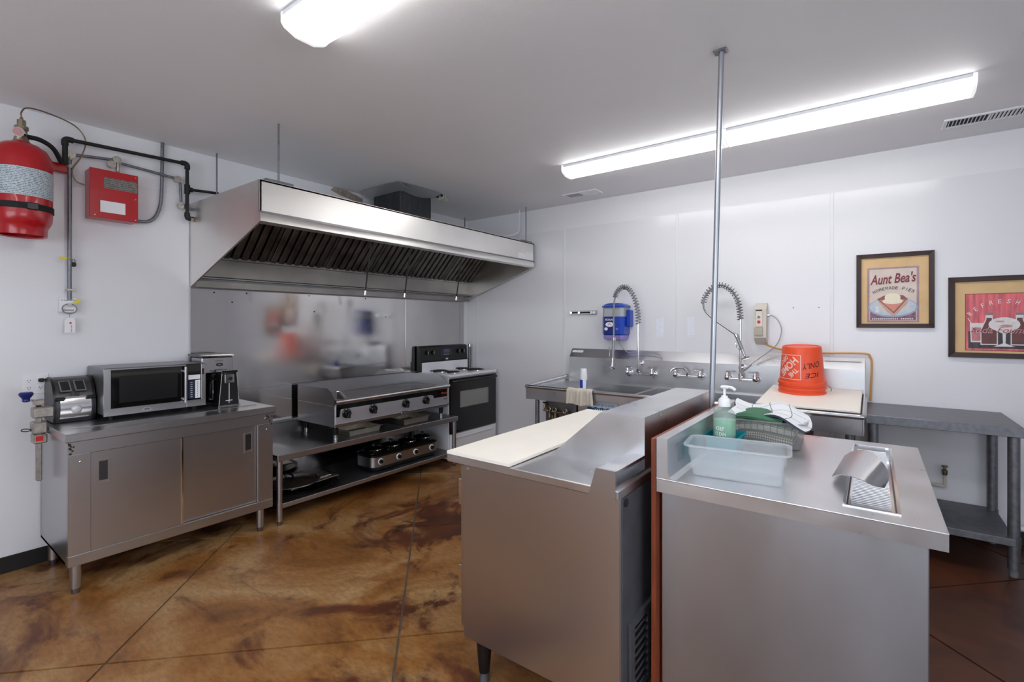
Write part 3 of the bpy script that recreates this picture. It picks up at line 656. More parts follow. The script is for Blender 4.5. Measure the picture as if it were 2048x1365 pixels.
# electric can opener
t = thing('electric_can_opener', 'black electric can opener with chrome trim before coffee maker', 'can opener', (-3.670, 1.555, .868))
def trap(x0_, x1_, s=0):
    return [[Vector((x, y, z)) for y, z in ((1.495-s*-1*.0+s, .872+s), (1.632-s, .872+s), (1.614-s, 1.108-s), (1.515+s, 1.108-s))] for x in (x0_, x1_)]
MB().loft(trap(-3.750, -3.665)).build('body', BLACK, t)
q = [Vector(p) for p in ((-3.660, 1.496, .873), (-3.660, 1.631, .873), (-3.660, 1.613, 1.100), (-3.660, 1.516, 1.100))]
MB().tube(q+[q[0]], .0035, 8).build('chrome_trim', CHROME, t)
MB().box((-3.745, 1.510, 1.103), (-3.650, 1.620, 1.118), .005).build('top_lever', BLACKG, t)
MB().box((-3.666, 1.533, 1.03), (-3.653, 1.598, 1.095), .004).build('cutter_plate', CHROME, t)
MB().cyl((-3.655, 1.565, 1.063), (-3.640, 1.565, 1.063), .014, seg=16).build('drive_wheel', BLACKM, t)
MB().box((-3.666, 1.563, .89), (-3.663, 1.567, 1.03)).box((-3.666, 1.542, .905), (-3.663, 1.587, .909)).build('white_line', PAPER, t)
MB().box((-3.670, 1.490, .868), (-3.650, 1.635, .874), .002).build('base_trim', CHROME, t)

# ================================================================ equipment stand, griddle, slow cooker, trays
t = thing('equipment_stand', 'low steel equipment stand with undershelf', 'stand', (-3.73, 2.71, 0))
s0, s1, sx0, sx1 = 1.775, 3.645, A+.012, -3.395
MB().box((sx0, s0, .488), (sx1-.004, s1, .508), .003).build('top', DSTEEL, t)
MB().box((sx1-.006, s0, .462), (sx1+.002, s1, .509), .003).build('top_edge', STEEL, t)
MB().box((sx0, s0, .465), (sx1-.004, s0+.006, .49)).box((sx0, s1-.006, .465), (sx1-.004, s1, .49)).build('side_edge', STEEL, t)
MB().prism([(sx0, .508), (sx0+.02, .508), (sx0+.02, .61), (sx0+.045, .62), (sx0+.045, .64), (sx0, .64)], 'y', s0, s1).build('rear_upstand', STEEL, t)
MB().box((sx0, s0+.03, .128), (sx1-.03, s1-.03, .146), .003).build('shelf', DSTEEL, t)
MB().box((sx1-.032, s0+.03, .115), (sx1-.024, s1-.03, .147), .002).build('shelf_edge', STEEL, t)
for (x, y) in ((sx1-.028, s0+.028), (sx1-.028, s1-.028), (sx0+.04, s0+.028), (sx0+.04, s1-.028)):
    l = MB().cyl((x, y, .03), (x, y, .488), .020, seg=16).build('leg', STEEL, t)
    MB().cyl((x, y, 0), (x, y, .03), .015, .019, 14).build('foot', DSTEEL, l)
# griddle
t = thing('griddle', 'wide countertop electric griddle with four black knobs', 'griddle', (-3.72, 2.91, .509))
g0, g1, gx0, gx1 = 2.265, 3.548, -4.0, -3.445
MB().box((gx0, g0, .615), (gx1, g1, .79), .004).build('body', STEEL, t)
MB().box((gx0+.01, g0+.012, .79), (gx1-.045, g1-.012, .822), .003).build('cooking_plate', mat('griddle_plate', (92, 86, 80), .36, .9, var=.25, vscale=5, stretch=(6, 1, 1), rvar=.1), t)
MB().box((gx0, g0, .79), (gx0+.006, g1, .925), .001).build('splash_guard', STEEL, t)
for a in (g0, g1-.006): MB().prism([(gx0, .79), (gx1+.0, .79), (gx1+.0, .832), (gx1-.07, .90), (gx1-.12, .925), (gx0, .925)], 'y', a, a+.006).build('splash_guard', STEEL, t)
MB().tube([(gx1+.012, g0-.004, .822), (gx1+.012, g1+.004, .824)], .018, 16).build('front_rail', CHROME, t)
MB().box((gx1-.05, g0+.006, .80), (gx1+.01, g1-.006, .812)).build('grease_gutter', STEEL, t)
MB().loft([[Vector((gx1-.03, g0+.10+d, .826)) for d in (0, .004)]+[Vector((gx1-.13, g0+.10+d, .826)) for d in (.004, 0)], [Vector((gx1-.03, g0+.10+d, .835)) for d in (0, .004)]+[Vector((gx1-.12, g0+.10+d, .88)) for d in (.004, 0)]]).build('scraper_plate', STEEL, t)
MB().tube([(gx1-.02, g0+.125, .835), (gx1-.085, g0+.11, .885), (gx1-.11, g0+.09, .885)], .008, 8, 5).build('scraper_handle', CHROME, t)
pn = MB().box((gx1, g0+.004, .632), (gx1+.008, g1-.004, .802), .002).build('control_panel', mat('panel_satin', (200, 201, 208), .40, .8), t)
flat([[(g0+.006, .760), (3.30, .760), (3.335, .75), (3.345, .722), (g1-.02, .722), (g1-.02, .80), (g0+.006, .80)], [(g0+.006, .70), (g0+.035, .70), (g0+.05, .772), (g0+.006, .772)]], (gx1+.008, 0, 0), Y_, Z_, BLACKG, pn, .0008, 'black_print')
txt('Omega', (gx1+.008, 3.485, .757), Y_, Z_, mat('red_print', (196, 60, 48), .5), pn, w=.075, bold=.02, depth=.0016)
txt('APW', (gx1+.008, 3.50, .698), Y_, Z_, INK, pn, w=.05, bold=.02, shear=.2, depth=.0016)
for y in (2.365, 2.625, 2.985, 3.235):
    kn = MB().lathe([(.040, 0), (.040, .008), (.034, .012), (.026, .014), (.024, .034), (.001, .036)], (gx1+.008, y, .722), 28, 'x').build('knob', BLACKG, t)
    MB().box((gx1+.02, y-.010, .684), (gx1+.05, y+.014, .724), .004).build('knob_grip', BLACK, kn)
    for k in range(9):
        an = 1.6+k*.42; MB().box((gx1+.0195, y+.036*math.cos(an)-.0015, .722+.036*math.sin(an)-.0022), (gx1+.0205, y+.036*math.cos(an)+.0015, .722+.036*math.sin(an)+.0022)).build('dial_mark', PAPER, kn) if 0 else None
MB().prism([(gx1-.02, .618), (gx1+.016, .632), (gx1+.018, .645), (gx1+.012, .645), (gx1, .632)], 'y', g0, g1).build('lower_trim', STEEL, t)
MB().box((gx1+.012, 2.93, .628), (gx1+.02, 3.01, .655), .003).build('drawer_pull', STEEL, t)
for (x, y) in ((-3.505, 2.31), (-3.505, 3.51), (-3.97, 2.33), (-3.97, 3.51)):
    l = MB().cyl((x, y, .545), (x, y, .616), .019, .024, 14).build('leg', BLACK, t)
    MB().cyl((x, y, .509), (x, y, .548), .017, .014, 14).build('foot', CHROME, l)
# two shallow pans pushed under the griddle
def pan(name, x0_, x1_, y0_, y1_, z, h, label, tilt=0):
    m = MB(); e = .012
    def rr(dx, zz): return [Vector((x, y, zz+tilt*(y-y0_))) for x, y in ((x0_-dx, y0_-dx), (x1_+dx, y0_-dx), (x1_+dx, y1_+dx), (x0_-dx, y1_+dx))]
    m.loft([rr(-e, z), rr(0, z+h), rr(.014, z+h), rr(.014, z+h-.003), rr(.003, z+h-.003)], cap=False)
    m.bm.faces.new([m.bm.verts.new(p+Vector((0, 0, .001))) for p in rr(-e, z)])
    return solo(m.build(name, ALU), label, 'pan', 'shallow pans under the griddle')
pan('baking_pan', -3.72, -3.475, 2.42, 2.74, .511, .05, 'dull aluminium pan under the griddle near its left foot')
pan('baking_pan', -3.74, -3.455, 2.985, 3.30, .512, .055, 'shiny aluminium pan sticking out under the griddle middle')
# buffet slow cooker with four pots
t = thing('buffet_slow_cooker', 'long steel buffet slow cooker with four black lidded pots', 'slow cooker', (-3.61, 3.06, .147))
b0, b1, bx0, bx1 = 2.665, 3.475, -3.76, -3.49
def stad(g, z):
    P = []; r = .07
    for (cx_, cy_, a) in ((bx1+g-r, b1+g-r, 0), (bx0-g+r, b1+g-r, 1), (bx0-g+r, b0-g+r, 2), (bx1+g-r, b0-g+r, 3)):
        for k in range(7): P.append(Vector((cx_+r*math.cos(a*PI/2+k*PI/12), cy_+r*math.sin(a*PI/2+k*PI/12), z)))
    return P
MB().loft([stad(-.012, .155), stad(0, .18), stad(0, .186)]).build('base', BLACK, t)
MB().loft([stad(-.002, .186), stad(-.002, .272)]).build('steel_band', STEEL, t)
MB().loft([stad(.002, .272), stad(.003, .288), stad(-.02, .30)]).build('top_deck', BLACKG, t)
for (x, y) in ((bx0+.05, b0+.05), (bx1-.05, b0+.05), (bx0+.05, b1-.05), (bx1-.05, b1-.05)): MB().cyl((x, y, .147), (x, y, .158), .012, seg=10).build('foot', RUBBER, t)
MB().box((bx1-.05, b0-.001, .205), (bx1-.02, b0+.001, .25)).build('sticker', PAPER, t) if 0 else None
for k in range(4):
    y = b0+.108+k*.198
    p_ = MB().lathe([(.08, .296), (.084, .312), (.088, .318), (.088, .322)], (-3.625, y, 0), 32).build('pot', BLACKG, t)
    MB().lathe([(.089, .320), (.090, .326), (.085, .328), (.070, .338), (.03, .346), (.012, .347), (.010, .356), (.018, .362), (.018, .370), (.001, .372)], (-3.625, y, 0), 32).build('lid', BLACKG, p_)
    MB().tube([(-3.625+.089*math.cos(a*PI/16), y+.089*math.sin(a*PI/16), .322) for a in range(33)], .0025, 6).build('lid_rim', CHROME, p_)
    yk = b0+.085+k*.205
    kn = MB().lathe([(.026, 0), (.026, .005), (.019, .006), (.018, .018), (.001, .019)], (bx1-.003, yk, .232), 22, 'x').build('knob', BLACK, t)
    MB().lathe([(.027, 0), (.027, .006), (.0205, .007), (.0205, 0)], (bx1-.003, yk, .232), 22, 'x', cap=False).build('knob_ring', PAPER, kn)
# trays and lid on the lower shelf
DTRAY = mat('dark_tray', (54, 46, 42), .35, .8, var=.25, vscale=12)
def tray(r, x, y, z, h, m, label, name='pizza_tray'):
    return solo(MB().lathe([(.001, z), (r-.015, z), (r, z+h), (r+.004, z+h), (r-.012, z+.003), (.001, z+.003)], (x, y, 0), 48, cap=False).build(name, m), label, 'tray', 'round trays on the lower shelf')
tray(.275, -3.72, 2.16, .147, .022, DTRAY, 'widest dark round tray, lowest on the shelf')
tray(.235, -3.72, 2.11, .170, .016, DTRAY, 'dark round tray resting in the widest tray')
solo(MB(place((-3.70, 2.12, .194), .12)).box((-.17, -.20, -.004), (.17, .24, .004), .003).build('baking_sheet', ALU), 'flat aluminium sheet tucked under the round lid', 'baking sheet')
t = thing('pan_lid', 'brown glassy round pan lid on the tray pile', 'lid', (-3.70, 2.04, .2))
MB().lathe([(.205, .200), (.208, .206), (.195, .212), (.10, .228), (.001, .234)], (-3.70, 2.04, 0), 40, cap=False).build('lid_plate', mat('lid_brown', (74, 62, 56), .2, .6), t)
MB().lathe([(.207, .199), (.212, .203), (.207, .208)], (-3.70, 2.04, 0), 40, cap=False).build('lid_rim', STEEL, t)
MB().tube([(-3.74, 2.02, .23), (-3.74, 2.02, .26), (-3.66, 2.03, .26), (-3.66, 2.03, .23)], .008, 8, 4).build('lid_handle', BLACK, t)
solo(MB().box((-3.70, 2.235, .199), (-3.60, 2.32, .206), .002).sphere((-3.60, 2.315, .206), .018, (1, 1, .4)).build('foil_scrap', CHROME), 'crumpled foil scrap at the edge of the tray pile', 'foil')
for (y, lbl) in ((2.56, 'dark outlet box with black plug low behind the trays'), (2.95, 'dim metal outlet box low behind the slow cooker')):
    t = thing('outlet_box', lbl, 'outlet', (A+.02, y, .27), 'outlet boxes under the stand')
    MB().box((A+.0095, y-.06, .28), (A+.05, y+.06, .40), .003).build('box', DSTEEL, t)
    MB().cyl((A+.05, y+.02, .33), (A+.08, y+.02, .33), .024, seg=14).build('plug', BLACK, t)

# ================================================================ electric stove
t = thing('electric_stove', 'white electric stove with black oven door and coil burners', 'stove', (-3.78, 4.045, 0))
e0, e1, ex0, ex1 = 3.662, 4.428, -4.03, -3.545
MB().box((ex0, e0, .03), (ex1, e1, .89), .003).build('body', WHITE, t)
ct = MB().box((ex0+.03, e0-.003, .888), (ex1+.028, e1+.003, .918), .006, 2).build('cooktop', WHITE, t)
for (x, y, r) in ((-3.68, 3.86, .078), (-3.68, 4.24, .10), (-3.88, 3.86, .10), (-3.88, 4.24, .078)):
    bn = MB().lathe([(r+.014, .918), (r+.012, .923), (r, .919), (.001, .9185)], (x, y, 0), 28, cap=False).build('drip_bowl', CHROME, ct)
    sp = [(x+(.015+(r-.015)*k/90)*math.cos(k*2*PI/22), y+(.015+(r-.015)*k/90)*math.sin(k*2*PI/22), .928) for k in range(91)]
    MB().tube(sp, .0055, 6).build('coil_burner', BLACKM, ct)
pa = MB().prism([(ex0, .915), (ex0+.07, .915), (ex0+.07, 1.02), (ex0+.055, 1.03), (ex0+.045, 1.185), (ex0+.03, 1.20), (ex0, 1.20)], 'y', e0+.0, e1-.0).build('backguard', BLACK, t)
MB().prism([(ex0+.07, .918), (ex0+.074, .918), (ex0+.074, 1.015), (ex0+.070, 1.02)], 'y', e0+.012, e1-.012).build('backguard_front', WHITE, t)
for y in (3.765, 3.855, 4.275, 4.355):
    kn = MB().lathe([(.024, 0), (.023, .012), (.019, .024), (.001, .025)], (ex0+.047, y, 1.125), 20, 'x').build('knob', BLACKG, t)
    MB().box((ex0+.066, y-.003, 1.105), (ex0+.082, y+.003, 1.145), .001).build('knob_grip', GREYP, kn)
MB().box((ex0+.046, 3.99, 1.085), (ex0+.052, 4.165, 1.165), .002).build('clock_panel', mat('clock_panel', (46, 48, 56), .25), t)
MB().box((ex0+.052, 4.03, 1.115), (ex0+.0525, 4.12, 1.155)).build('clock_display', mat('clock_display', (70, 84, 110), .2), t)
for k in range(5): MB().box((ex0+.052, 4.035+.017*k, 1.095), (ex0+.053, 4.045+.017*k, 1.1)).build('button', PAPER, t)
flat([ell(0, 0, .022, .010)], (ex0+.0575, 4.075, 1.045), Y_, Z_, CHROME, pa, .001, 'maker_badge')
dr = MB().box((ex1, e0+.004, .295), (ex1+.028, e1-.004, .875), .006, 2).build('oven_door', BLACKG, t)
MB().box((ex1+.028, 3.815, .565), (ex1+.0295, 4.27, .725), .001).build('oven_window', mat('oven_window', (150, 150, 146), .15, .4), dr)
fr = MB()
for a, b in (((3.808, .558), (4.277, .566)), ((3.808, .724), (4.277, .732)), ((3.808, .5665), (3.816, .7235)), ((4.262, .5665), (4.277, .7235))): fr.box((ex1+.028, a[0], a[1]), (ex1+.0315, b[0], b[1]))
fr.build('window_trim', GREYP, dr)
MB().tube([(ex1+.03, e0+.03, .845), (ex1+.06, e0+.045, .848), (ex1+.062, (e0+e1)/2, .848), (ex1+.06, e1-.045, .848), (ex1+.03, e1-.03, .845)], .014, 10).build('door_handle', BLACK, dr)
dw = MB().box((ex1, e0+.004, .06), (ex1+.024, e1-.004, .288), .006, 2).build('storage_drawer', WHITE, t)
MB().prism([(ex1+.02, .232), (ex1+.032, .238), (ex1+.034, .25), (ex1+.02, .255)], 'y', e0+.06, e1-.08).build('drawer_pull', WHITE, dw)
for (x, y) in ((ex0+.05, e0+.05), (ex0+.05, e1-.05), (ex1-.05, e0+.05), (ex1-.05, e1-.05)): MB().cyl((x, y, 0), (x, y, .032), .02, seg=12).build('foot', BLACK, t)
# ================================================================ three-compartment sink
t = thing('compartment_sink', 'long stainless steel three-compartment sink along the back wall', 'sink', (-1.3, 4.1, 0))
k0, k1, kf, kb = -2.585, -.045, 3.69, 4.45
MB().prism([(kb, .80), (kb, 1.105), (B-.014, 1.19), (B-.0105, 1.19), (B-.0105, .80)], 'x', k0+.03, k1).build('backsplash', STEELV, t)
MB().box((-2.52, 4.487, 1.155), (-2.40, 4.490, 1.175)).build('paper_label', PAPER, t) if 0 else flat([[(-2.535, 1.152), (-2.41, 1.152), (-2.40, 1.176), (-2.525, 1.176)]], (0, 4.474, 0), X_, Z_, PAPER, t, 0, 'paper_label')
flat([[(-.30, 1.166), (-.07, 1.166), (-.07, 1.184), (-.30, 1.184)]], (0, 4.478, .006), X_, Z_, PAPER, t, 0, 'paper_label')
def hz(y): return .872+(y-kf)/(kb-kf)*.032
MB().tube([(k0, kb, hz(kb)), (k0, kf+.02, .872), (k0+.006, kf+.006, .872), (k0+.02, kf, .872), (k1-.02, kf, .872), (k1-.006, kf+.006, .872), (k1, kf+.02, .872), (k1, kb, hz(kb)+.012)], .016, 12).build('rolled_rim', STEELV, t)
ap = MB(); ap.box((k0+.006, kf+.006, .755), (-2.07, kf+.014, .87)).box((-.66, kf+.006, .755), (k1-.006, kf+.014, .87)).box((-2.07, kf+.004, .80), (-.66, kf+.012, .87))
ap.box((k0-.004, kf+.01, .755), (k0+.004, kb, .87)).box((k1-.004, kf+.01, .755), (k1+.004, kb, .87)); ap.build('apron', STEELV, t)
for a, b in ((k0+.004, -2.075), (-.655, k1-.004)):
    MB().prism([(kf+.012, .838), (kb, .846), (kb, .852), (kf+.012, .844)], 'x', a, b).build('drainboard', STEELV, t)
for a, b in ((-2.075, -1.615), (-1.595, -1.135), (-1.115, -.655)):
    m = MB(); y0_, y1_ = 3.765, 4.40; w_ = .006; zb = .53
    m.box((a+w_, y0_+w_, zb), (b-w_, y1_-w_, zb+w_)).box((a, y0_, zb), (a+w_, y1_, .855)).box((b-w_, y0_, zb), (b, y1_, .855)).box((a+w_, y0_, zb), (b-w_, y0_+w_, .855)).box((a+w_, y1_-w_, zb), (b-w_, y1_, .855))
    bo = m.build('bowl', STEELV, t)
    MB().lathe([(.045, zb+w_), (.04, zb+w_+.002), (.02, zb+w_+.001), (.001, zb+w_+.001)], ((a+b)/2, 4.08, 0), 20, cap=False).build('drain', CHROME, bo)
dk = MB(); dk.box((-2.08, kf+.01, .846), (-.65, 3.768, .856)).box((-2.08, 4.397, .846), (-.65, kb, .856)).box((-1.617, 3.7685, .846), (-1.593, 4.3965, .856)).box((-1.137, 3.7685, .846), (-1.113, 4.3965, .856)); dk.build('deck', STEELV, t)
for x in (-2.5, -1.86, -.86, -.12):
    for y in (3.76, 4.36):
        l = MB().cyl((x, y, .02), (x, y, .56 if -2.1 < x < -.6 else .85), .02, seg=14).build('leg', GALV, t); MB().cyl((x, y, 0), (x, y, .024), .024, seg=14).build('foot', GREYP, l)
# grease box and valves under the left drainboard
t = thing('sink_valve_box', 'steel box with old brass valves under the left drainboard', 'valve box', (-2.28, 3.98, .50))
MB().prism([(-2.42, .745), (-2.10, .745), (-2.10, .52), (-2.13, .50), (-2.39, .50), (-2.42, .52)], 'y', 3.78, 4.2).build('box', DSTEEL, t)
MB().tube([(-2.41, 3.755, .72), (-2.42, 3.75, .66), (-2.35, 3.75, .648), (-2.28, 3.75, .65), (-2.16, 3.75, .652)], .013, 10).build('manifold', BRASS, t)
for x in (-2.36, -2.30, -2.19):
    v = MB().cyl((x, 3.75, .60), (x, 3.75, .672), .014, .012, 12).build('valve', BRASS, t)
    MB().tube([(x+.02*math.cos(a*PI/8), 3.735, .672+.02*math.sin(a*PI/8)) for a in range(17)], .005, 6).build('valve_wheel', BRASS, v)
MB().box((-2.45, 3.77, .715), (-2.40, 3.785, .728), .003).build('lever', BLACK, t)
MB().tube([(-2.33, 3.75, .62), (-2.33, 3.75, .56), (-2.33, 3.78, .53)], .011, 10).build('outlet_pipe', BRASS, t)
for k in range(2): MB().cyl((-2.37+.22*k, 4.0, 0), (-2.37+.22*k, 4.0, .51), .016, seg=12).build('support_leg', GALV, t)
# notice on the front of the first bowl
t = thing('water_notice', 'white and teal WATER notice on the front of the sink', 'sign', (-1.84, 3.76, .70))
MB().box((-1.985, 3.7585, .675), (-1.70, 3.7635, .797)).build('sheet', mat('pale_blue_card', (206, 214, 232), .4), t)
TEALP = mat('teal_print', (0, 92, 124), .5)
flat([[(-1.985, .675), (-1.70, .675), (-1.70, .728)]+[(-1.70-.0285*k-(.0), .728+(.010 if k % 2 else 0)) for k in range(1, 10)]+[(-1.985, .728)]], (0, 3.7585, 0), X_, Z_, TEALP, t, .0008, 'wave_print')
txt('HIGH & CLEAR', (-1.83, 3.7585, .758), X_, Z_, TEALP, t, w=.20); txt('WATER', (-1.83, 3.7585, .706), X_, Z_, PAPER, t, w=.16, bold=.02, depth=.002)
# cotton towel over the rail
def tw(a, b):
    x = -2.125+.235*a+.02*(b)*(a-.3); s = b*.26-.055
    wv = .007*math.sin(a*17+b*2)+.004*math.sin(a*31+1)
    if s < 0: return (x, kf-.001+(-s)*1.0+.0, .893+wv*.5-(-s)*.18)
    th = min(s/.03, PI/2)
    y = kf-.021*math.sin(th)-.006-abs(wv)*min(1, s*14); z = .872+.021*math.cos(th)-(max(0, s-.047))*.72
    return (x, y, z+.006*math.sin(a*9)*b)
solo(MB().sheet(tw, 36, 24, .004).build('cotton_towel', CLOTH), 'crinkled off-white towel hanging over the sink rail', 'towel')
# cleaner can on the left drainboard
t = thing('cleaner_can', 'blue and white cleaner can on the sink drainboard', 'can', (-2.12, 3.95, .846))
MB().lathe([(.001, .848), (.031, .848), (.033, .852), (.033, .985), (.030, .992), (.001, .992)], (-2.12, 3.95, 0), 28, cap=False).build('can_body', mat('can_blue', (20, 70, 190), .25), t)
MB().lathe([(.0335, .94), (.0335, .985), (.030, .993), (.029, 1.035), (.026, 1.04), (.001, 1.04)], (-2.12, 3.95, 0), 28, cap=False).build('cap', WPLAST, t)
MB().sheet(lambda a, b: (-2.12+.0337*math.cos(-1.3+1.1*a), 3.95+.0337*math.sin(-1.3+1.1*a), .852+.13*b-.0*(a)), 10, 6, .0008).build('can_label', PAPER, t)
# faucets
def two_valve(t, xl, xr, z, xm):
    MB().cyl((xl, 4.39, z), (xr, 4.39, z), .011, seg=14).build('valve_bar', CHROME, t)
    for x, s in ((xl, -1), (xr, 1)):
        MB().cyl((x, 4.39, z), (x, kb-.001, z), .017, .021, 16).build('inlet', CHROME, t)
        MB().cyl((x, kb-.012, z), (x, kb, z), .032, seg=20).build('flange', CHROME, t)
        st_ = MB().lathe([(.016, z-.01), (.022, z+.01), (.017, z+.03), (.013, z+.038), (.013, z+.055)], (x, 4.39, 0), 16).build('valve_stem', CHROME, t)
        MB().box((x-.05 if s > 0 else x-.012, 4.382, z+.055), (x+.012 if s > 0 else x+.05, 4.398, z+.068), .004).build('lever_handle', CHROME, st_)
def prerinse(label, xl, xr, z, xm, top, arc, hose, spray):
    t = thing('pre_rinse_faucet', label, 'faucet', ((xl+xr)/2, 4.4, z), 'spring pre-rinse faucets')
    two_valve(t, xl, xr, z, xm)
    MB().cyl((xm, 4.385, z-.015), (xm, 4.385, top), .009, seg=12).build('riser', CHROME, t)
    MB().cyl((xm, 4.385, z+.005), (xm, 4.385, z+.05), .016, seg=8).build('riser_nut', CHROME, t)
    MB().cyl((xm, 4.385, z+.095), (xm, kb, z+.10), .010, seg=10).build('wall_brace', CHROME, t)
    MB().cyl((xm, kb-.02, z+.10), (xm, kb, z+.10), .026, seg=18).build('brace_flange', CHROME, t)
    P = [(xm, 4.385, top-.01)]+arc
    MB().tube(P+hose, .008, 10, 8).build('hose', mat('steel_hose', (150, 150, 152), .35, .9), t)
    MB().spring(P, .0235, .0032, 26).build('spring', mat('spring_steel', (120, 120, 122), .3, 1), t)
    a, b, c = [Vector(p) for p in spray]
    s_ = MB().tube([a, a.lerp(b, .12), a.lerp(b, .13), b], .014, 12).build('spray_grip', mat('spray_grey', (150, 152, 156), .4, .4), t)
    MB().cyl(a.lerp(b, -.06), a.lerp(b, .1), .018, seg=12).build('grip_collar', CHROME, s_)
    MB().tube([b, b.lerp(c, .6), c], .011, 12).build('spray_valve', CHROME, s_)
    d = (c-b).normalized(); MB().cyl(c, c+d*.014, .016, .033, 20).cyl(c+d*.014, c+d*.024, .034, .031, 20).build('spray_head', CHROME, s_)
    sd = Vector((-1, 0, 0)); MB().tube([b+d*.01+sd*.01, b+sd*.035-d*.01, b.lerp(a, .3)+sd*.03, b.lerp(a, .55)+sd*.045], .004, 8, 5).build('squeeze_lever', CHROME, s_)
    return t
prerinse('spring pre-rinse faucet nearest the corner, spray head hanging down', -1.885, -1.645, .975, -1.775, 1.45,
         [(-1.777, 4.38, 1.56), (-1.80, 4.365, 1.68), (-1.845, 4.345, 1.775), (-1.895, 4.33, 1.80), (-1.94, 4.30, 1.765), (-1.963, 4.285, 1.70)],
         [(-1.968, 4.265, 1.60), (-1.957, 4.24, 1.42), (-1.952, 4.23, 1.30)], [(-1.952, 4.23, 1.31), (-1.949, 4.20, 1.13), (-1.947, 4.185, 1.05)])
prerinse('spring pre-rinse faucet nearest the orange bucket, spray head hooked up', -.99, -.775, .985, -.885, 1.49,
         [(-.888, 4.38, 1.56), (-.905, 4.38, 1.65), (-.955, 4.38, 1.735), (-1.03, 4.38, 1.78), (-1.10, 4.378, 1.765), (-1.155, 4.37, 1.70), (-1.175, 4.36, 1.625)],
         [(-1.15, 4.35, 1.55), (-1.06, 4.34, 1.47), (-.95, 4.33, 1.39), (-.905, 4.33, 1.355)], [(-.905, 4.33, 1.355), (-.86, 4.33, 1.24), (-.838, 4.325, 1.185)])
t = thing('wall_faucet', 'plain chrome two-handle faucet between the spring faucets', 'faucet', (-1.32, 4.4, .98))
two_valve(t, -1.428, -1.212, .982, -1.32)
MB().tube([(-1.32, 4.39, .98), (-1.325, 4.38, 1.02), (-1.345, 4.34, 1.055), (-1.385, 4.27, 1.06), (-1.412, 4.24, 1.045), (-1.418, 4.235, 1.03)], .010, 12, 6).build('spout', CHROME, t)
# wall fittings above the sink
t = thing('soap_dispenser', 'blue wall chemical dispenser with clear jug window', 'dispenser', (-2.03, 4.44, 1.29))
dx0, dx1 = -2.14, -1.915
def rb(g, z, f=4.352): return [Vector(p+(z,)) for p in ((dx0-g, B-.012), (dx0-g, f+.03), (dx0+.03, f-g), (dx1-.03, f-g), (dx1+g, f+.03), (dx1+g, B-.012))]
MB().loft([rb(-.02, 1.335), rb(0, 1.35), rb(0, 1.52)]).build('lower_case', BLUE, t)
MB().loft([rb(-.004, 1.52), rb(-.004, 1.612)]).build('jug_window', mat('milky_jug', (196, 200, 206), .3, trans=.25), t)
MB().loft([rb(.006, 1.608), rb(.008, 1.622), rb(-.02, 1.64), rb(-.07, 1.65)]).build('lid', BLUE, t)
MB().loft([rb(-.025, 1.292), rb(-.012, 1.31), rb(-.008, 1.338)]).build('outlet_skirt', mat('lilac_plastic', (158, 140, 214), .4), t)
MB().lathe([(.075, 1.285), (.08, 1.30), (.07, 1.31)], (-2.03, 4.415, 0), 24).build('outlet_cup', CLEARB, t)
MB().box((dx1, 4.43, 1.42), (dx1+.038, B-.012, 1.585), .008).build('side_tank', BLUE, t)
dc = flat([[(dx0+.032, 1.352), (-2.02, 1.352), (-2.02, 1.518), (dx0+.032, 1.518)]], (0, 4.352, 0), X_, Z_, NAVY, t, .001, 'front_label')
txt('ECOLAB', (-2.052, 4.352, 1.49), X_, Z_, PAPER, t, w=.088, bold=.035, depth=.002)
flat([ell(-2.052, 1.443, .043, .024)], (0, 4.352, 0), X_, Z_, PAPER, t, .002, 'oval_print')
flat([[(-2.052-.02, 1.435), (-2.052, 1.46), (-2.052+.02, 1.435), (-2.052+.014, 1.435), (-2.052, 1.452), (-2.052-.014, 1.435)]], (0, 4.352, 0), X_, Z_, mat('print_multicolour', (160, 110, 120), .5), t, .003, 'emblem_print')
flat([ell(-2.088, 1.40, .018, .016)], (0, 4.352, 0), X_, Z_, PAPER, t, .0035, 'round_print'); flat([ell(-1.975, 1.40, .014, .0125)], (0, 4.352, 0), X_, Z_, mat('lilac_print', (150, 120, 200), .5), t, .002, 'round_print')
solo(MB().tube([(-2.0, 4.42, 1.29), (-1.93, 4.44, 1.19), (-1.85, 4.45, 1.165), (-1.74, 4.455, 1.18), (-1.62, 4.45, 1.17), (-1.56, 4.43, 1.13)], .004, 8, 6).build('dispenser_tube', mat('grey_tube', (150, 152, 158), .4)), 'thin grey tube from blue dispenser along sink backsplash', 'tube')
t = thing('broom_holder', 'short chrome tool holder rail on the wall', 'holder', (-2.42, 4.51, 1.54))
MB().box((-2.575, 4.508, 1.545), (-2.267, 4.524, 1.588), .003).build('rail', STEEL, t)
MB().box((-2.56, 4.500, 1.558), (-2.33, 4.509, 1.575), .002).build('slot', BLACKM, t)
for x in (-2.56, -2.465, -2.315): MB().cyl((x, 4.512, 1.566), (x, 4.488, 1.566), .016, .012, 12).build('roller', CHROME, t)
MB().box((-2.34, 4.495, 1.548), (-2.272, 4.510, 1.586), .004).build('end_clip', CHROME, t)
for x0_, x1_, z0_, z1_, lb in ((-1.652, -1.579, 1.314, 1.51, 'old white tape patch left of the plain faucet'), (-1.361, -1.30, 1.331, 1.52, 'old white tape patch near the spring faucet arc')):
    m = MB(); m.box((x0_, B-.0075, z0_), (x0_+.03, B-.006, z1_-.01)).box((x0_+.035, B-.0075, z0_+.015), (x1_, B-.006, z1_))
    solo(m.build('tape_patch', mat('old_tape', (228, 232, 242), .5, var=.05, vscale=40)), lb, 'tape', 'old tape patches')
t = thing('chemical_controller', 'beige wall controller box with cable', 'controller', (-.735, 4.47, 1.27))
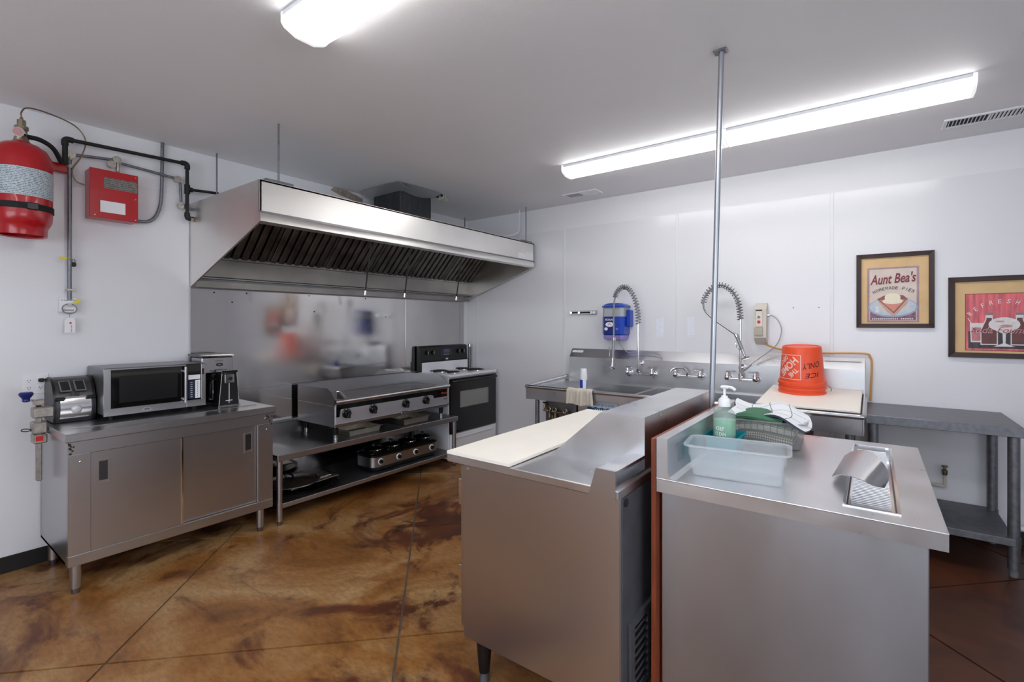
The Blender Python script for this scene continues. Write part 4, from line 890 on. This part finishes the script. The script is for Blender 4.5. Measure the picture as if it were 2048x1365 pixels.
MB().prism([(B-.012, 1.625), (4.44, 1.575), (4.425, 1.335), (4.445, 1.315), (B-.012, 1.275)], 'x', -.79, -.70).build('case', BEIGE, t)
MB().box((-.775, 4.423, 1.425), (-.725, 4.437, 1.565), .002).build('front_plate', mat('ivory_plate', (222, 216, 206), .5), t)
MB().box((-.775, 4.421, 1.556), (-.728, 4.424, 1.566)).build('slot', INK, t)
MB().lathe([(.011, 0), (.011, -.004), (.001, -.005)], (-.752, 4.424, 1.505), 16, 'y').build('button', GREYP, t)
MB().lathe([(.013, 0), (.013, -.003), (.001, -.004)], (-.752, 4.424, 1.465), 16, 'y').build('button', REDP, t)
MB().box((-.787, 4.416, 1.35), (-.722, 4.43, 1.42), .003).build('lower_cover', mat('taupe_plastic', (176, 168, 154), .4), t)
MB().cyl((-.70, 4.475, 1.52), (-.68, 4.475, 1.52), .014, seg=12).build('cable_gland', CHROME, t)
MB().tube([(-.685, 4.475, 1.52), (-.655, 4.47, 1.515), (-.61, 4.465, 1.465), (-.592, 4.46, 1.385), (-.63, 4.455, 1.275), (-.745, 4.445, 1.17), (-.84, 4.40, 1.085), (-.875, 4.39, 1.055)], .0045, 8, 8).build('cable', mat('silver_cable', (170, 170, 172), .35, .6), t)
solo(MB().tube([(-.712, 4.49, 1.285), (-.69, 4.495, 1.27), (-.615, 4.505, 1.243), (-.45, 4.507, 1.225), (-.30, 4.507, 1.221), (-.05, 4.507, 1.226), (-.015, 4.507, 1.20), (-.004, 4.507, 1.15), (-.008, 4.505, 1.0), (-.012, 4.50, .875)], .007, 8, 6).build('amber_hose', mat('amber_tube', (206, 150, 80), .35)), 'amber plastic hose running behind the orange bucket', 'hose')
for x, lb in ((-.515, 'tiny wall screw nearer the beige controller'), (-.34, 'tiny wall screw nearer the pie picture')): solo(MB().cyl((x, B-.006, 1.58), (x, B-.012, 1.58), .005, seg=8).build('wall_screw', GREYP), lb, 'screw', 'wall screws')
# cutting board and bucket on the right drainboard
tl = math.atan2(.048, .74); bxf = place((-.345, 3.70, .892), 0, tl)
solo(MB(bxf).box((-.305, 0, 0), (.285, .74, .014), .003).build('cutting_board', BOARDM), 'white cutting board under the orange bucket', 'cutting board')
t = thing('bucket', 'orange plastic bucket standing upside down on the cutting board', 'bucket', (-.425, 4.22, .94))
bk = place((-.425, 4.22, .9405), 0, tl)
MB(bk).lathe([(.151, 0), (.156, 0), (.156, .014), (.150, .018), (.152, .03), (.157, .034), (.157, .046), (.150, .05), (.152, .062), (.158, .066), (.158, .085), (.147, .090), (.128, .335), (.122, .345), (.112, .346), (.110, .340), (.001, .340)], (0, 0, 0), 56, cap=False).build('bucket_body', ORANGE, t)
MB(bk).tube([(.157, .0, .06), (.185, -.02, .045), (.185, -.06, .028), (.15, -.07, .03)], .003, 6, 5).build('bail_handle', CHROME, t)
def onb(u, v, d=.0012, a0=0.0):
    r = .147-(.019)*(v-.09)/.245; a = -PI/2-math.radians(36.6)+math.radians(42)+a0+u/r
    return bk @ Vector(((r+d)*math.cos(a), (r+d)*math.sin(a), v))
u0, v0, hs = -.094, .200, .090
q_ = .004
fr = MB()
for a, b, c, d in ((-hs, hs, -hs, -hs+q_), (-hs, hs, hs-q_, hs), (-hs, -hs+q_, -hs, hs), (hs-q_, hs, -hs, hs)):
    fr.sheet(lambda s, w_, a=a, b=b, c=c, d=d: onb(u0+a+(b-a)*s, v0+c+(d-c)*w_), 12 if b-a > .02 else 1, 12 if d-c > .02 else 1, .0006)
LOGOP = mat('pink_white_print', (246, 206, 200), .5)
fr.build('logo_frame', LOGOP, t)
def logo(s, dx, dy, w, h):
    txt(s, (0, 0, 0), X_, Z_, LOGOP, t, w=w, h=h, bold=.03, rot=math.radians(45)+PI, mapf=lambda x, y: onb(u0+dx+x, v0+dy+y, .0014), name='logo_lettering')
logo('THE', .040, -.040, .075, .034); logo('HOME', .0, .0, .168, .054); logo('DEPOT', -.040, .040, .095, .034)
txt('ICE', (0, 0, 0), X_, Z_, INK, t, w=.10, h=.034, rot=PI+.12, shear=.3, mapf=lambda x, y: onb(.068+x, .145+y, .0014), name='handwriting')
txt('ONLY', (0, 0, 0), X_, Z_, INK, t, w=.125, h=.040, rot=PI+.2, shear=.3, mapf=lambda x, y: onb(.062+x, .215+y, .0014), name='handwriting')
solo(MB().box((-.86, 3.72, .89), (-.76, 4.05, .915), .003).build('wooden_board', mat('pale_wood', (196, 168, 138), .6, var=.15, vscale=8, stretch=(8, 1, 8))), 'small pale board lying across the sink behind the pump bottle', 'board') if 0 else None
t = thing('waste_disposer', 'dark drain unit with hose under the right drainboard', 'drain unit', (-.42, 4.12, .5))
MB().lathe([(.03, .52), (.07, .53), (.078, .56), (.078, .68), (.06, .70), (.03, .71), (.03, .84)], (-.42, 4.12, 0), 24).build('motor_case', mat('brown_grey_case', (92, 80, 76), .5), t)
MB().tube([(-.36, 4.10, .60), (-.30, 4.08, .58), (-.27, 4.06, .45), (-.30, 4.10, .2), (-.32, 4.15, .02)], .014, 10, 6).build('drain_hose', RUBBER, t)
MB().tube([(-.47, 4.0, .74), (-.35, 3.98, .73), (-.22, 3.98, .745)], .008, 8, 5).build('wire_bracket', GALV, t)
# ================================================================ steel table, right
t = thing('steel_table', 'grey galvanised work table with undershelf at right', 'table', (.3, 4.2, 0))
f0, f1, fy0, fy1 = -.035, .685, 3.885, 4.515
MB().box((f0, fy0, .838), (f1, fy1, .862), .003).build('top', mat('table_steel', (122, 122, 128), .42, .85, var=.15, vscale=8, stretch=(1, 6, 1)), t)
MB().box((f0, fy0-.004, .808), (f1, fy0+.004, .863), .002).box((f1-.006, fy0, .808), (f1+.001, fy1, .862), .002).build('edge', GALV, t)
MB().box((f0+.02, fy0+.03, .205), (f1-.03, fy1-.005, .222), .003).build('shelf', mat('shelf_galv', (108, 109, 116), .5, .8, var=.15, vscale=20), t)
MB().box((f0+.02, fy0+.024, .182), (f1-.03, fy0+.032, .223), .002).build('shelf_edge', GALV, t)
for (x, y) in ((f0+.04, fy0+.06), (f1-.035, fy0+.06), (f0+.04, fy1-.06), (f1-.05, fy1-.05)):
    l = MB().cyl((x, y, .04), (x, y, .84), .027, seg=18).build('leg', GALV, t)
    MB().cyl((x, y, .17), (x, y, .225), .031, seg=18).build('leg_collar', GALV, l)
    MB().cyl((x, y, 0), (x, y, .045), .018, .022, 14).build('foot', GREYP, l)
t = thing('water_valve', 'small angle valve with pale pipe low on the wall', 'valve', (.36, 4.49, .31))
MB().tube([(.29, B-.012, .325), (.36, 4.49, .322), (.40, 4.488, .322), (.402, 4.488, .335), (.402, 4.488, .40)], .010, 10).build('pipe', BEIGE, t)
MB().lathe([(.012, .40), (.016, .41), (.016, .435), (.009, .44), (.009, .455), (.018, .458), (.018, .466), (.001, .468)], (.402, 4.488, 0), 14).build('valve_body', BRASS, t)
solo(MB().cyl((.62, 4.475, .125), (1.5, 4.475, .125), .018, seg=14).build('floor_pipe', WPLAST), 'white pipe running low along the wall past the table', 'pipe')
# ================================================================ refrigerated prep table
t = thing('prep_table', 'stainless refrigerated prep table in the foreground middle', 'prep table', (-1.0, 2.0, 0))
p0x, p1x, p0y, p1y = -1.32, -.645, 1.448, 2.62
MB().box((p0x, p0y, .192), (p1x, p1y, .893), .004).build('body', STEEL, t)
MB().box((-1.385, 1.42, .893), (-.64, 2.635, .9225), .003).build('top', STEELV, t)
MB().cyl((-1.30, p0y, .868), (-1.30, p0y-.003, .868), .008, seg=12).build('screw', CHROME, t)
BSIDE = mat('dull_grey_backplate', (104, 106, 112), .5, .7, var=.12, vscale=12)
MB().box((p1x-.001, p0y+.008, .20), (p1x+.003, p1y-.004, .888)).build('back_panel', BSIDE, t)
for (a, b) in ((1.47, 2.025), (2.035, 2.60)):
    d = MB().box((p0x-.035, a, .215), (p0x-.001, b, .875), .004).build('door', STEEL, t)
    m = MB()
    MB().box((p0x-.06, a+.012, .70), (p0x-.035, a+.035, .81), .004).build('door_handle', CHROME, d)
    MB().box((p0x-.05, a+.004, .36), (p0x-.02, a+.028, .46), .003).build('hinge', CHROME, d) if a < 1.5 else None
MB().prism([(-1.04, .9225), (-.82, 1.117), (-.648, 1.117), (-.648, .9225)], 'y', 1.66, 2.54).build('pan_hood', STEELV, t)
MB().prism([(-.735, .9226), (-.712, .983), (-.648, .983), (-.648, .972), (-.705, .972), (-.718, .935), (-.648, .935), (-.648, .9226)], 'y', 1.425, 1.66).build('rear_rail', STEELV, t)
MB().prism([(-.742, .895), (-.716, .985), (-.648, .985), (-.648, .895)], 'y', 1.415, 1.4255).build('rail_end_cap', STEEL, t)
MB().cyl((-.75, 1.6595, .945), (-.75, 1.657, .945), .006, seg=10).build('rivet', CHROME, t)
MB().cyl((-.6405, 1.452+.03, .87), (-.638, 1.482, .87), .014, seg=14).build('knock_out', DARKV, t)
gr = MB(); gx = p1x+.003
gr.box((gx, 1.50, .445), (gx+.012, 2.30, .47)).box((gx, 1.50, .2155), (gx+.012, 1.53, .4445)).box((gx, 2.27, .2155), (gx+.012, 2.30, .4445)).box((gx, 1.50, .195), (gx+.012, 2.30, .215))
for y in (1.65, 1.80, 1.95, 2.10): gr.box((gx, y, .2155), (gx+.0105, y+.022, .4445))
gr = gr.build('grille', BSIDE, t)
MB().box((gx-.001, 1.50, .20), (gx+.001, 2.30, .46)).build('grille_dark', DARKV, gr)
for k in range(8): MB().prism([(gx+.001, .222+.028*k), (gx+.010, .228+.028*k), (gx+.010, .238+.028*k), (gx+.001, .232+.028*k)], 'y', 1.53, 2.27).build('louvre', BSIDE, gr)
for (x, y) in ((-1.27, 1.52), (-.70, 1.52), (-1.27, 2.55), (-.70, 2.55)):
    l = MB().cyl((x, y, .035), (x, y, .193), .022, .036, 16).build('leg', BLACK, t); MB().cyl((x, y, 0), (x, y, .04), .022, .018, 16).build('foot', GALV, l)
(MB().tube([(-.648, 1.60, .225), (-.632, 1.60, .19), (-.62, 1.62, .06), (-.615, 1.72, .012), (-.62, 2.0, .008)], .006, 8, 5).build('power_cord', BLACK, t))
m = MB(); n_ = 14
solo(m.sheet(lambda a, b: (-1.382+.315*b, 1.418+1.205*a, .9308+.0018*math.sin(a*5)), n_, 4, .0115).build('cutting_board', BOARDM), 'long cream cutting board on the prep table', 'cutting board')

# ================================================================ drinks counter
t = thing('drinks_counter', 'stainless drinks counter with drip tray in the right foreground', 'counter', (-.2, 2.1, 0))
q0, q1, qy0, qy1 = -.585, .152, 1.605, 2.645
FRONTS = mat('counter_body_steel', (176, 178, 184), .36, 1, var=.10, vscale=2, rvar=.10, bump=.05, bscale=14, stretch=(1, 1, .4))
MB().box((q0+.006, qy0+.03, .10), (q1-.035, qy1-.03, .885), .003).build('body', FRONTS, t)
MB().box((q0+.04, qy0+.08, 0), (q1-.08, qy1-.06, .10)).build('plinth', DSTEEL, t)
da, db, dc_, dd = -.066, .060, 1.685, 2.555
tp = MB()
tp.box((q0, qy0, .884), (q1, dc_, .93)).box((q0, dd, .884), (q1, qy1, .93)).box((q0, dc_, .884), (da, dd, .93)).box((db, dc_, .884), (q1, dd, .93))
bmesh.ops.remove_doubles(tp.bm, verts=tp.bm.verts, dist=1e-5); tp.build('top', STEELV, t)
MB().tube([(q0, qy0+.001, .9285), (q1-.001, qy0+.001, .9285), (q1-.001, qy1, .9285)], .0022, 6).build('top_nosing', STEELV, t)
cv_ = [(q0, .93), (q0, 1.065), (q0+.036, 1.065), (q0+.038, .952), (q0+.044, .938), (q0+.062, .93)]
MB().prism(cv_, 'y', qy0, qy1).build('backsplash', STEELV, t)
MB().box((q0+.0375, 1.70, .965), (q0+.0385, 1.78, 1.03)).build('cover_plate', STEEL, t)
dtray = MB(); dtray.box((da, dc_, .895), (db, dd, .900)); dtray = dtray.build('drip_tray', CHROME, t)
rb_ = MB()
for k in range(46): rb_.prism([(dc_+.05+.017*k, .900), (dc_+.054+.017*k, .922), (dc_+.060+.017*k, .922), (dc_+.064+.017*k, .900)], 'x', da+.016, db-.016)
rb_.build('drip_grate', STEELV, t)
rm = MB(); rm.box((da-.003, dc_-.003, .924), (da+.004, dd+.003, .9325)).box((db-.004, dc_-.003, .924), (db+.003, dd+.003, .9325)).box((da+.0045, dc_-.003, .924), (db-.0045, dc_+.004, .9325)).box((da+.0045, dd-.004, .924), (db-.0045, dd+.003, .9325)); rm.build('tray_rim', CHROME, t)
for y in (dc_+.022, dd-.022): MB().lathe([(.018, .900), (.018, .906), (.012, .906), (.012, .9)], ((da+db)/2, y, 0), 18, cap=False).build('drain_ring', mat('brass_ring', (176, 128, 60), .4, .8), t)
solo(MB().box((-.602, 1.60, .11), (-.5865, 2.645, 1.062), .001).build('wood_panel', WOOD), 'thin red-brown wood panel between the two counters', 'panel')
# bent steel scoop guard lying on the drip tray
FA = catmull([(-0.107, 1.915, 0.945), (-0.086, 1.871, 0.965), (-0.062, 1.822, 0.980), (-0.030, 1.779, 0.985), (-0.004, 1.780, 0.975), (0.016, 1.836, 0.955), (0.029, 1.910, 0.936)], 5)
BA = catmull([(-0.084, 2.227, 0.950), (-0.058, 2.129, 0.990), (-0.023, 2.061, 1.015), (0.004, 1.994, 1.020), (0.025, 1.932, 1.010), (0.038, 1.933, 0.985), (0.041, 1.974, 0.945)], 5)
def arch(a, b):
    k = min(int(round(a*30)), 30); return FA[k].lerp(BA[k], b)+Vector((0, 0, .0005))
solo(MB().sheet(arch, 30, 6, .002).build('bent_steel_guard', STEEL), 'curved sheet steel guard lying over the drip tray', 'guard')
# milky tub
def rrect(x0_, x1_, y0_, y1_, r, z, xf):
    P = []
    for cx_, cy_, k in ((x1_-r, y1_-r, 0), (x0_+r, y1_-r, 1), (x0_+r, y0_+r, 2), (x1_-r, y0_+r, 3)):
        for j in range(6): P.append(xf @ Vector((cx_+r*math.cos(k*PI/2+j*PI/10), cy_+r*math.sin(k*PI/2+j*PI/10), z)))
    return P
def tub(name, m, xf, w_, d_, h, label, cat, taper=.014, r=.025, step=None, lip=.012):
    t = thing(name, label, cat, xf.translation)
    def R_(g, z, rr=r): return rrect(-w_/2-g, w_/2+g, -d_/2-g, d_/2+g, max(.004, rr+g*.5), z, xf)
    th = .0022
    rings = [R_(-taper, .001), R_(-taper*.35, h*.62)] + ([R_(-taper*.1, h*.64)] if step else []) + [R_(0, h-.004), R_(lip, h-.004), R_(lip, h), R_(-th, h), R_(-taper*.35-th, h*.62), R_(-taper-th, .001+th)]
    mb = MB(); mb.loft(rings, cap=True); mb.build('tub_wall', m, t)
    MB().tube(R_(lip, h-.002)+[R_(lip, h-.002)[0]], .003, 6).build('rim', m, t)
    return t
tub('plastic_tub', CLEAR, place((-.372, 1.79, .9312), math.radians(7)), .30, .165, .105, 'milky white plastic tub empty on the drinks counter', 'tub', step=True)
tt = tub('towel_bin', CLEARB, place((-.375, 2.42, .9312), math.radians(3)), .29, .30, .11, 'clear plastic bin holding folded dish towels', 'bin', taper=.012, r=.02)
tub('teal_tray', TEAL, place((-.485, 2.115, .9312), 0), .125, .16, .07, 'small teal clear tray under the soap bottle', 'tray', taper=.006, r=.012, lip=.004)
# pump soap bottle
t = thing('soap_bottle', 'pump bottle of green hand soap reading KEEP CLEAN', 'soap bottle', (-.487, 2.115, .935))
sx, sy = -.487, 2.115
MB().lathe([(.001, .9355), (.040, .9355), (.044, .94), (.044, 1.065), (.040, 1.085), (.028, 1.10), (.019, 1.108), (.019, 1.128), (.001, 1.128)], (sx, sy, 0), 36, cap=False).build('bottle', BOTTLEC, t)
MB().lathe([(.001, .938), (.0415, .938), (.0415, 1.058), (.001, 1.058)], (sx, sy, 0), 36, cap=False).build('soap', SOAPG, t)
MB().lathe([(.0235, 1.112), (.0235, 1.135), (.020, 1.143), (.014, 1.147), (.012, 1.155), (.001, 1.155)], (sx, sy, 0), 24, cap=False).build('collar', WPLAST, t)
MB().cyl((sx, sy, 1.15), (sx, sy, 1.186), .0055, seg=12).build('pump_stem', WPLAST, t)
MB().box((sx-.016, sy-.010, 1.184), (sx+.016, sy+.010, 1.197), .005).tube([(sx+.01, sy, 1.192), (sx+.03, sy-.003, 1.19), (sx+.043, sy-.006, 1.181)], .006, 8, 4).build('pump_head', WPLAST, t)
def cy(x, y, d=.0447):
    a = math.radians(-77)+x/.0445; return Vector((sx+d*math.cos(a), sy+d*math.sin(a), 1.005+y))
MB().sheet(lambda a, b: cy(-.058+.116*a, -.055+.03*b, .0444), 16, 2, .0006).build('lower_label', mat('green_label', (20, 170, 110), .45), t)
txt('KEEP', (0, 0, 0), X_, Z_, PAPER, t, w=.034, h=.015, bold=.01, mapf=lambda x, y: cy(-.018+x, .022+y)); txt('CLEAN', (0, 0, 0), X_, Z_, PAPER, t, w=.042, h=.015, bold=.01, mapf=lambda x, y: cy(-.016+x, .0+y))
for k in range(3): MB().sheet(lambda a, b, k=k: cy(-.045+.035*a, -.034-.007*k+.003*b, .0449), 5, 1, .0004).build('print_line', PAPER, t)
# folded towels in the bin
def check_mat(name, base, line, sp=.02, w_=.14):
    m = bpy.data.materials.new(name); m.use_nodes = True; nt = m.node_tree; N = nt.nodes; L = nt.links; b = N['Principled BSDF']; b.inputs['Roughness'].default_value = .9
    tc = N.new('ShaderNodeTexCoord'); sp_ = N.new('ShaderNodeSeparateXYZ'); L.new(tc.outputs['UV'], sp_.inputs[0]); acc = None
    for ax_ in (0, 1):
        d = N.new('ShaderNodeMath'); d.operation = 'DIVIDE'; d.inputs[1].default_value = sp; L.new(sp_.outputs[ax_], d.inputs[0])
        f = N.new('ShaderNodeMath'); f.operation = 'FRACT'; L.new(d.outputs[0], f.inputs[0])
        l = N.new('ShaderNodeMath'); l.operation = 'LESS_THAN'; l.inputs[1].default_value = w_; L.new(f.outputs[0], l.inputs[0])
        if acc is None: acc = l.outputs[0]
        else:
            x = N.new('ShaderNodeMath'); x.operation = 'MAXIMUM'; L.new(acc, x.inputs[0]); L.new(l.outputs[0], x.inputs[1]); acc = x.outputs[0]
    x = N.new('ShaderNodeMix'); x.data_type = 'RGBA'; x.inputs[6].default_value = (*lin(base), 1); x.inputs[7].default_value = (*lin(line), 1); L.new(acc, x.inputs[0]); L.new(x.outputs[2], b.inputs['Base Color'])
    return m
def towel(fn, m, label, nu=28, nv=20, su=.3, sv=.3, th=.006):
    mb = MB().sheet(fn, nu, nv, th); o = mb.build('folded_towel', m); me = o.data; uv = me.uv_layers.new(name='UVMap')
    n1 = (nu+1)*(nv+1)
    for lp in me.loops:
        k = lp.vertex_index % n1; uv.data[lp.index].uv = ((k//(nv+1))/nu*su, (k % (nv+1))/nv*sv)
    return solo(o, label, 'towel', 'folded towels in the clear bin')
def fold(x0_, x1_, y0_, y1_, z0_, h, rot=0., wob=.006, ph=0.):
    """a towel folded back on itself: two layers and a rounded fold at the near side"""
    def fn(a, b):
        s = b*2
        x = x0_+(x1_-x0_)*a
        if s < .85: y, z = y1_-(y1_-y0_)*(s/.85), z0_
        elif s < 1.15: an = (s-.85)/.3*PI; y, z = y0_-h/2*math.sin(an), z0_+h/2-h/2*math.cos(an)
        else: y, z = y0_+(y1_-y0_)*((s-1.15)/.85), z0_+h
        return (x+rot*(y-y0_), y+.012*math.sin(a*5+ph), z+wob*math.sin(a*7+ph)*math.sin(b*5+ph)+.012*math.sin(a*PI))
    return fn
towel(fold(-.49, -.265, 2.315, 2.53, .942, .026, wob=.003), check_mat('brown_check_cloth', (226, 218, 200), (110, 96, 74), .012, .35), 'striped tan dish towel lowest in the clear bin')
towel(fold(-.50, -.26, 2.31, 2.54, .985, .024, .0, .003, 1.), check_mat('yellow_check_cloth', (228, 222, 206), (92, 78, 56), .032, .10), 'cream dish towel with dark check lines in the bin')
towel(fold(-.51, -.30, 2.29, 2.54, 1.030, .020, .1, .003, 2.), mat('green_cloth', (70, 118, 90), .9, bump=.3, bscale=200), 'green dish towel folded in the clear bin')
towel(lambda a, b: (-.515+.30*a+.015*math.sin(b*5), 2.265+.27*b+.035*math.sin(a*5)*(1-b), 1.074+.016*math.cos(a*8+1)+.008*math.sin(b*7+a*3)-.020*a*a-.022*(1-b)**2), check_mat('white_speckle_cloth', (232, 234, 238), (60, 64, 78), .075, .035), 'white dish towel draped on top of the bin', th=.008)

# ================================================================ framed pictures
def picture(x0_, x1_, z0_, z1_, label, fw):
    t = thing('framed_picture', label, 'picture', ((x0_+x1_)/2, B-.012, z0_), 'framed posters on the back wall')
    y1_ = B-.0065
    for P in ([(x0_, z0_), (x1_, z0_), (x1_-fw, z0_+fw), (x0_+fw, z0_+fw)], [(x0_, z1_), (x0_+fw, z1_-fw), (x1_-fw, z1_-fw), (x1_, z1_)], [(x0_, z0_), (x0_+fw, z0_+fw), (x0_+fw, z1_-fw), (x0_, z1_)], [(x1_, z0_), (x1_, z1_), (x1_-fw, z1_-fw), (x1_-fw, z0_+fw)]):
        c_ = [(sum(p[0] for p in P)/4, sum(p[1] for p in P)/4)]
        m = MB(); m.loft([[Vector((x, y1_, z)) for x, z in P], [Vector((x, y1_-.018, z)) for x, z in P], [Vector((x+(c_[0][0]-x)*.12, y1_-.024, z+(c_[0][1]-z)*.12)) for x, z in P]]).build('frame_side', FRAMEM, t)
    MB().box((x0_+fw*.8, y1_-.008, z0_+fw*.8), (x1_-fw*.8, y1_-.002, z1_-fw*.8)).build('mount', KRAFT, t)
    return t
def cm(name, rgb, var=.08, vs_=30): return mat(name, rgb, .5, var=var, vscale=vs_)
t = picture(-.098, .351, 1.42, 1.97, 'framed pie poster reading HOMEMADE PIES', .031)
O = Vector((-.098, B-.0145, 1.42)); K = .449/858
def Z1(px, py):   # position on the poster, from its corner
    return ((px-122)*K, (.55-(py-175+.092*(px-122))*K*1.04))
def rect(a, b, c, d): return [(a, b), (c, b), (c, d), (a, d)]
pu0, pu1, pv0, pv1 = .066, .366, .040, .445
L_ = lambda polys, m, z, name: flat(polys, O, X_, Z_, m, t, z, name)
L_([rect(pu0, pv0, pu1, pv1)], cm('poster_mauve', (168, 138, 146), .25, 9), .0005, 'poster')
L_([rect(pu0+.014, pv0+.012, pu1-.014, pv1-.012)], cm('poster_cream', (216, 200, 190), .08, 9), .001, 'poster_ground')
L_([rect(pu0+.018, pv0+.016, pu1-.018, pv0+.10)], cm('poster_plaid', (136, 92, 112), .35, 60), .0013, 'poster_cloth')
cu_ = (pu0+pu1)/2
L_([ell(cu_, .150, .143, .072)], cm('plate_blue', (150, 166, 190)), .0016, 'plate_print'); L_([ell(cu_, .154, .135, .064)], cm('plate_rim', (190, 200, 212)), .0019, 'plate_print'); L_([ell(cu_, .156, .098, .044)], cm('plate_inner', (204, 202, 196)), .0022, 'plate_print')
L_([[(cu_-.095, .215), (cu_-.07, .175), (cu_-.04, .125), (cu_+.005, .085), (cu_+.03, .105), (cu_+.06, .15), (cu_+.085, .175), (cu_+.09, .215), (cu_+.02, .235), (cu_-.04, .235)]], cm('crust_tan', (202, 160, 146)), .0025, 'crust_print')
L_([[(cu_-.088, .212), (cu_+.008, .105), (cu_+.085, .212), (cu_+.06, .238), (cu_-.05, .238)]], cm('pie_brown', (140, 88, 84)), .0028, 'pie_print')
L_([[(cu_-.075, .206), (cu_+.006, .118), (cu_+.072, .206)]], cm('pie_pink', (212, 140, 124)), .0031, 'pie_print')
L_([ell(cu_, .196, .058, .022)], cm('cream_drip', (238, 226, 208), .03), .0033, 'cream_print'); L_([ell(cu_, .222, .046, .032)], cm('ice_cream', (240, 230, 206), .03), .0036, 'ice_cream_print')
L_([rect(cu_-.10, .115, cu_-.078, .16)], cm('fork_glint', (214, 220, 224)), .0034, 'fork_print')
txt("Aunt Bea's", O+X_*cu_+Z_*.363, X_, Z_, cm('title_maroon', (124, 48, 62), .05), t, w=.268, h=.075, shear=.35, bold=.02, rot=.06, depth=.0036)
def arc_text(s, uc, vc, r, a0, a1, h, m, shear=.2):
    for k, ch in enumerate(s):
        if ch == ' ': continue
        a = a0+(a1-a0)*k/(len(s)-1)
        txt(ch, O+X_*(uc+r*math.sin(a))+Z_*(vc+r*math.cos(a)), X_, Z_, m, t, w=h*(.22 if ch == 'I' else .68), h=h, shear=shear, rot=-a, depth=.0042)
arc_text('HOMEMADE PIES', cu_+.004, .06, .234, -.50, .50, .022, INK, .1)
txt('FRESH BAKED', O+X_*cu_+Z_*.067, X_, Z_, PAPER, t, w=.2, h=.010, depth=.003) if 0 else None
L_([rect(cu_-.12+.012*k, .062, cu_-.113+.012*k, .071) for k in range(20) if k != 13], PAPER, .002, 'small_print')
t = picture(.423, .975, 1.22, 1.77, 'framed red soda fountain poster at the right edge', .034)
O = Vector((.423, B-.0145, 1.22)); L_ = lambda polys, m, z, name: flat(polys, O, X_, Z_, m, t, z, name)
ru0, ru1, rv0, rv1 = .090, .462, .052, .430; rc = (ru0+ru1)/2
L_([rect(ru0-.004, rv0-.004, ru1+.004, rv1+.004)], cm('poster_edge', (120, 30, 40)), .0003, 'poster_edge')
L_([rect(ru0, rv0, ru1, rv1)], mat('poster_red_wash', (214, 104, 112), .5, var=.38, vscale=9, stretch=(6, 1, .7)), .0006, 'poster')
L_([rect(ru0+.012, rv0+.012, ru1-.012, rv0+.128)], mat('poster_black_wash', (62, 58, 66), .5, var=.5, vscale=10, stretch=(7, 1, .6)), .001, 'table_print')
COLA = cm('cola_brown', (104, 60, 62), .25, 20); GL = cm('glass_white', (226, 220, 220), .1, 40)
for s in (-1, 1):
    g = rc+s*.128
    L_([[(g-.034, .105), (g+.034, .105), (g+.038, .235), (g-.038, .235)]], GL, .0013, 'glass_print'); L_([[(g-.028, .115), (g+.028, .115), (g+.030, .205), (g-.030, .205)]], cm('soda_rose', (190, 120, 120), .2), .0016, 'soda_print')
    L_([[(g+s*.03, .235), (g+s*.034, .235), (g+s*.05, .268), (g+s*.046, .268)]], PAPER, .0016, 'straw_print')
    g = rc+s*.072
    L_([[(g-.042, .088), (g+.042, .088), (g+.042, .19), (g+.018, .26), (g+.018, .30), (g-.018, .30), (g-.018, .26), (g-.042, .19)]], GL, .0019, 'bottle_print')
    L_([[(g-.037, .095), (g+.037, .095), (g+.037, .188), (g+.013, .258), (g+.013, .27), (g-.013, .27), (g-.013, .258), (g-.037, .188)]], COLA, .0022, 'bottle_print')
    L_([rect(g-.018, .288, g+.018, .302)], cm('cap_grey', (120, 124, 134)), .0024, 'cap_print')
L_([ell(rc, .225, .075, .048)], GL, .0026, 'ice_cream_print'); L_([ell(rc+.01, .215, .03, .010), ell(rc-.02, .245, .022, .006)], cm('swirl_rose', (196, 150, 150)), .0029, 'swirl_print')
L_([[(rc-.05, .19), (rc-.008, .165), (rc-.006, .10), (rc-.05, .078), (rc+.05, .078), (rc+.006, .10), (rc+.008, .165), (rc+.05, .19)]], GL, .0027, 'goblet_print')
arc_text('REFRESHING', rc, .17, .21, -.92, .92, .027, PAPER, .15)
txt('Soda Fountain', O+X_*rc+Z_*.188, X_, Z_, PAPER, t, w=.33, h=.040, shear=.4, bold=.012, depth=.0040); txt('Soda Fountain', O+X_*rc+Z_*.188, X_, Z_, cm('script_red', (170, 50, 60)), t, w=.325, h=.036, shear=.4, depth=.0046)
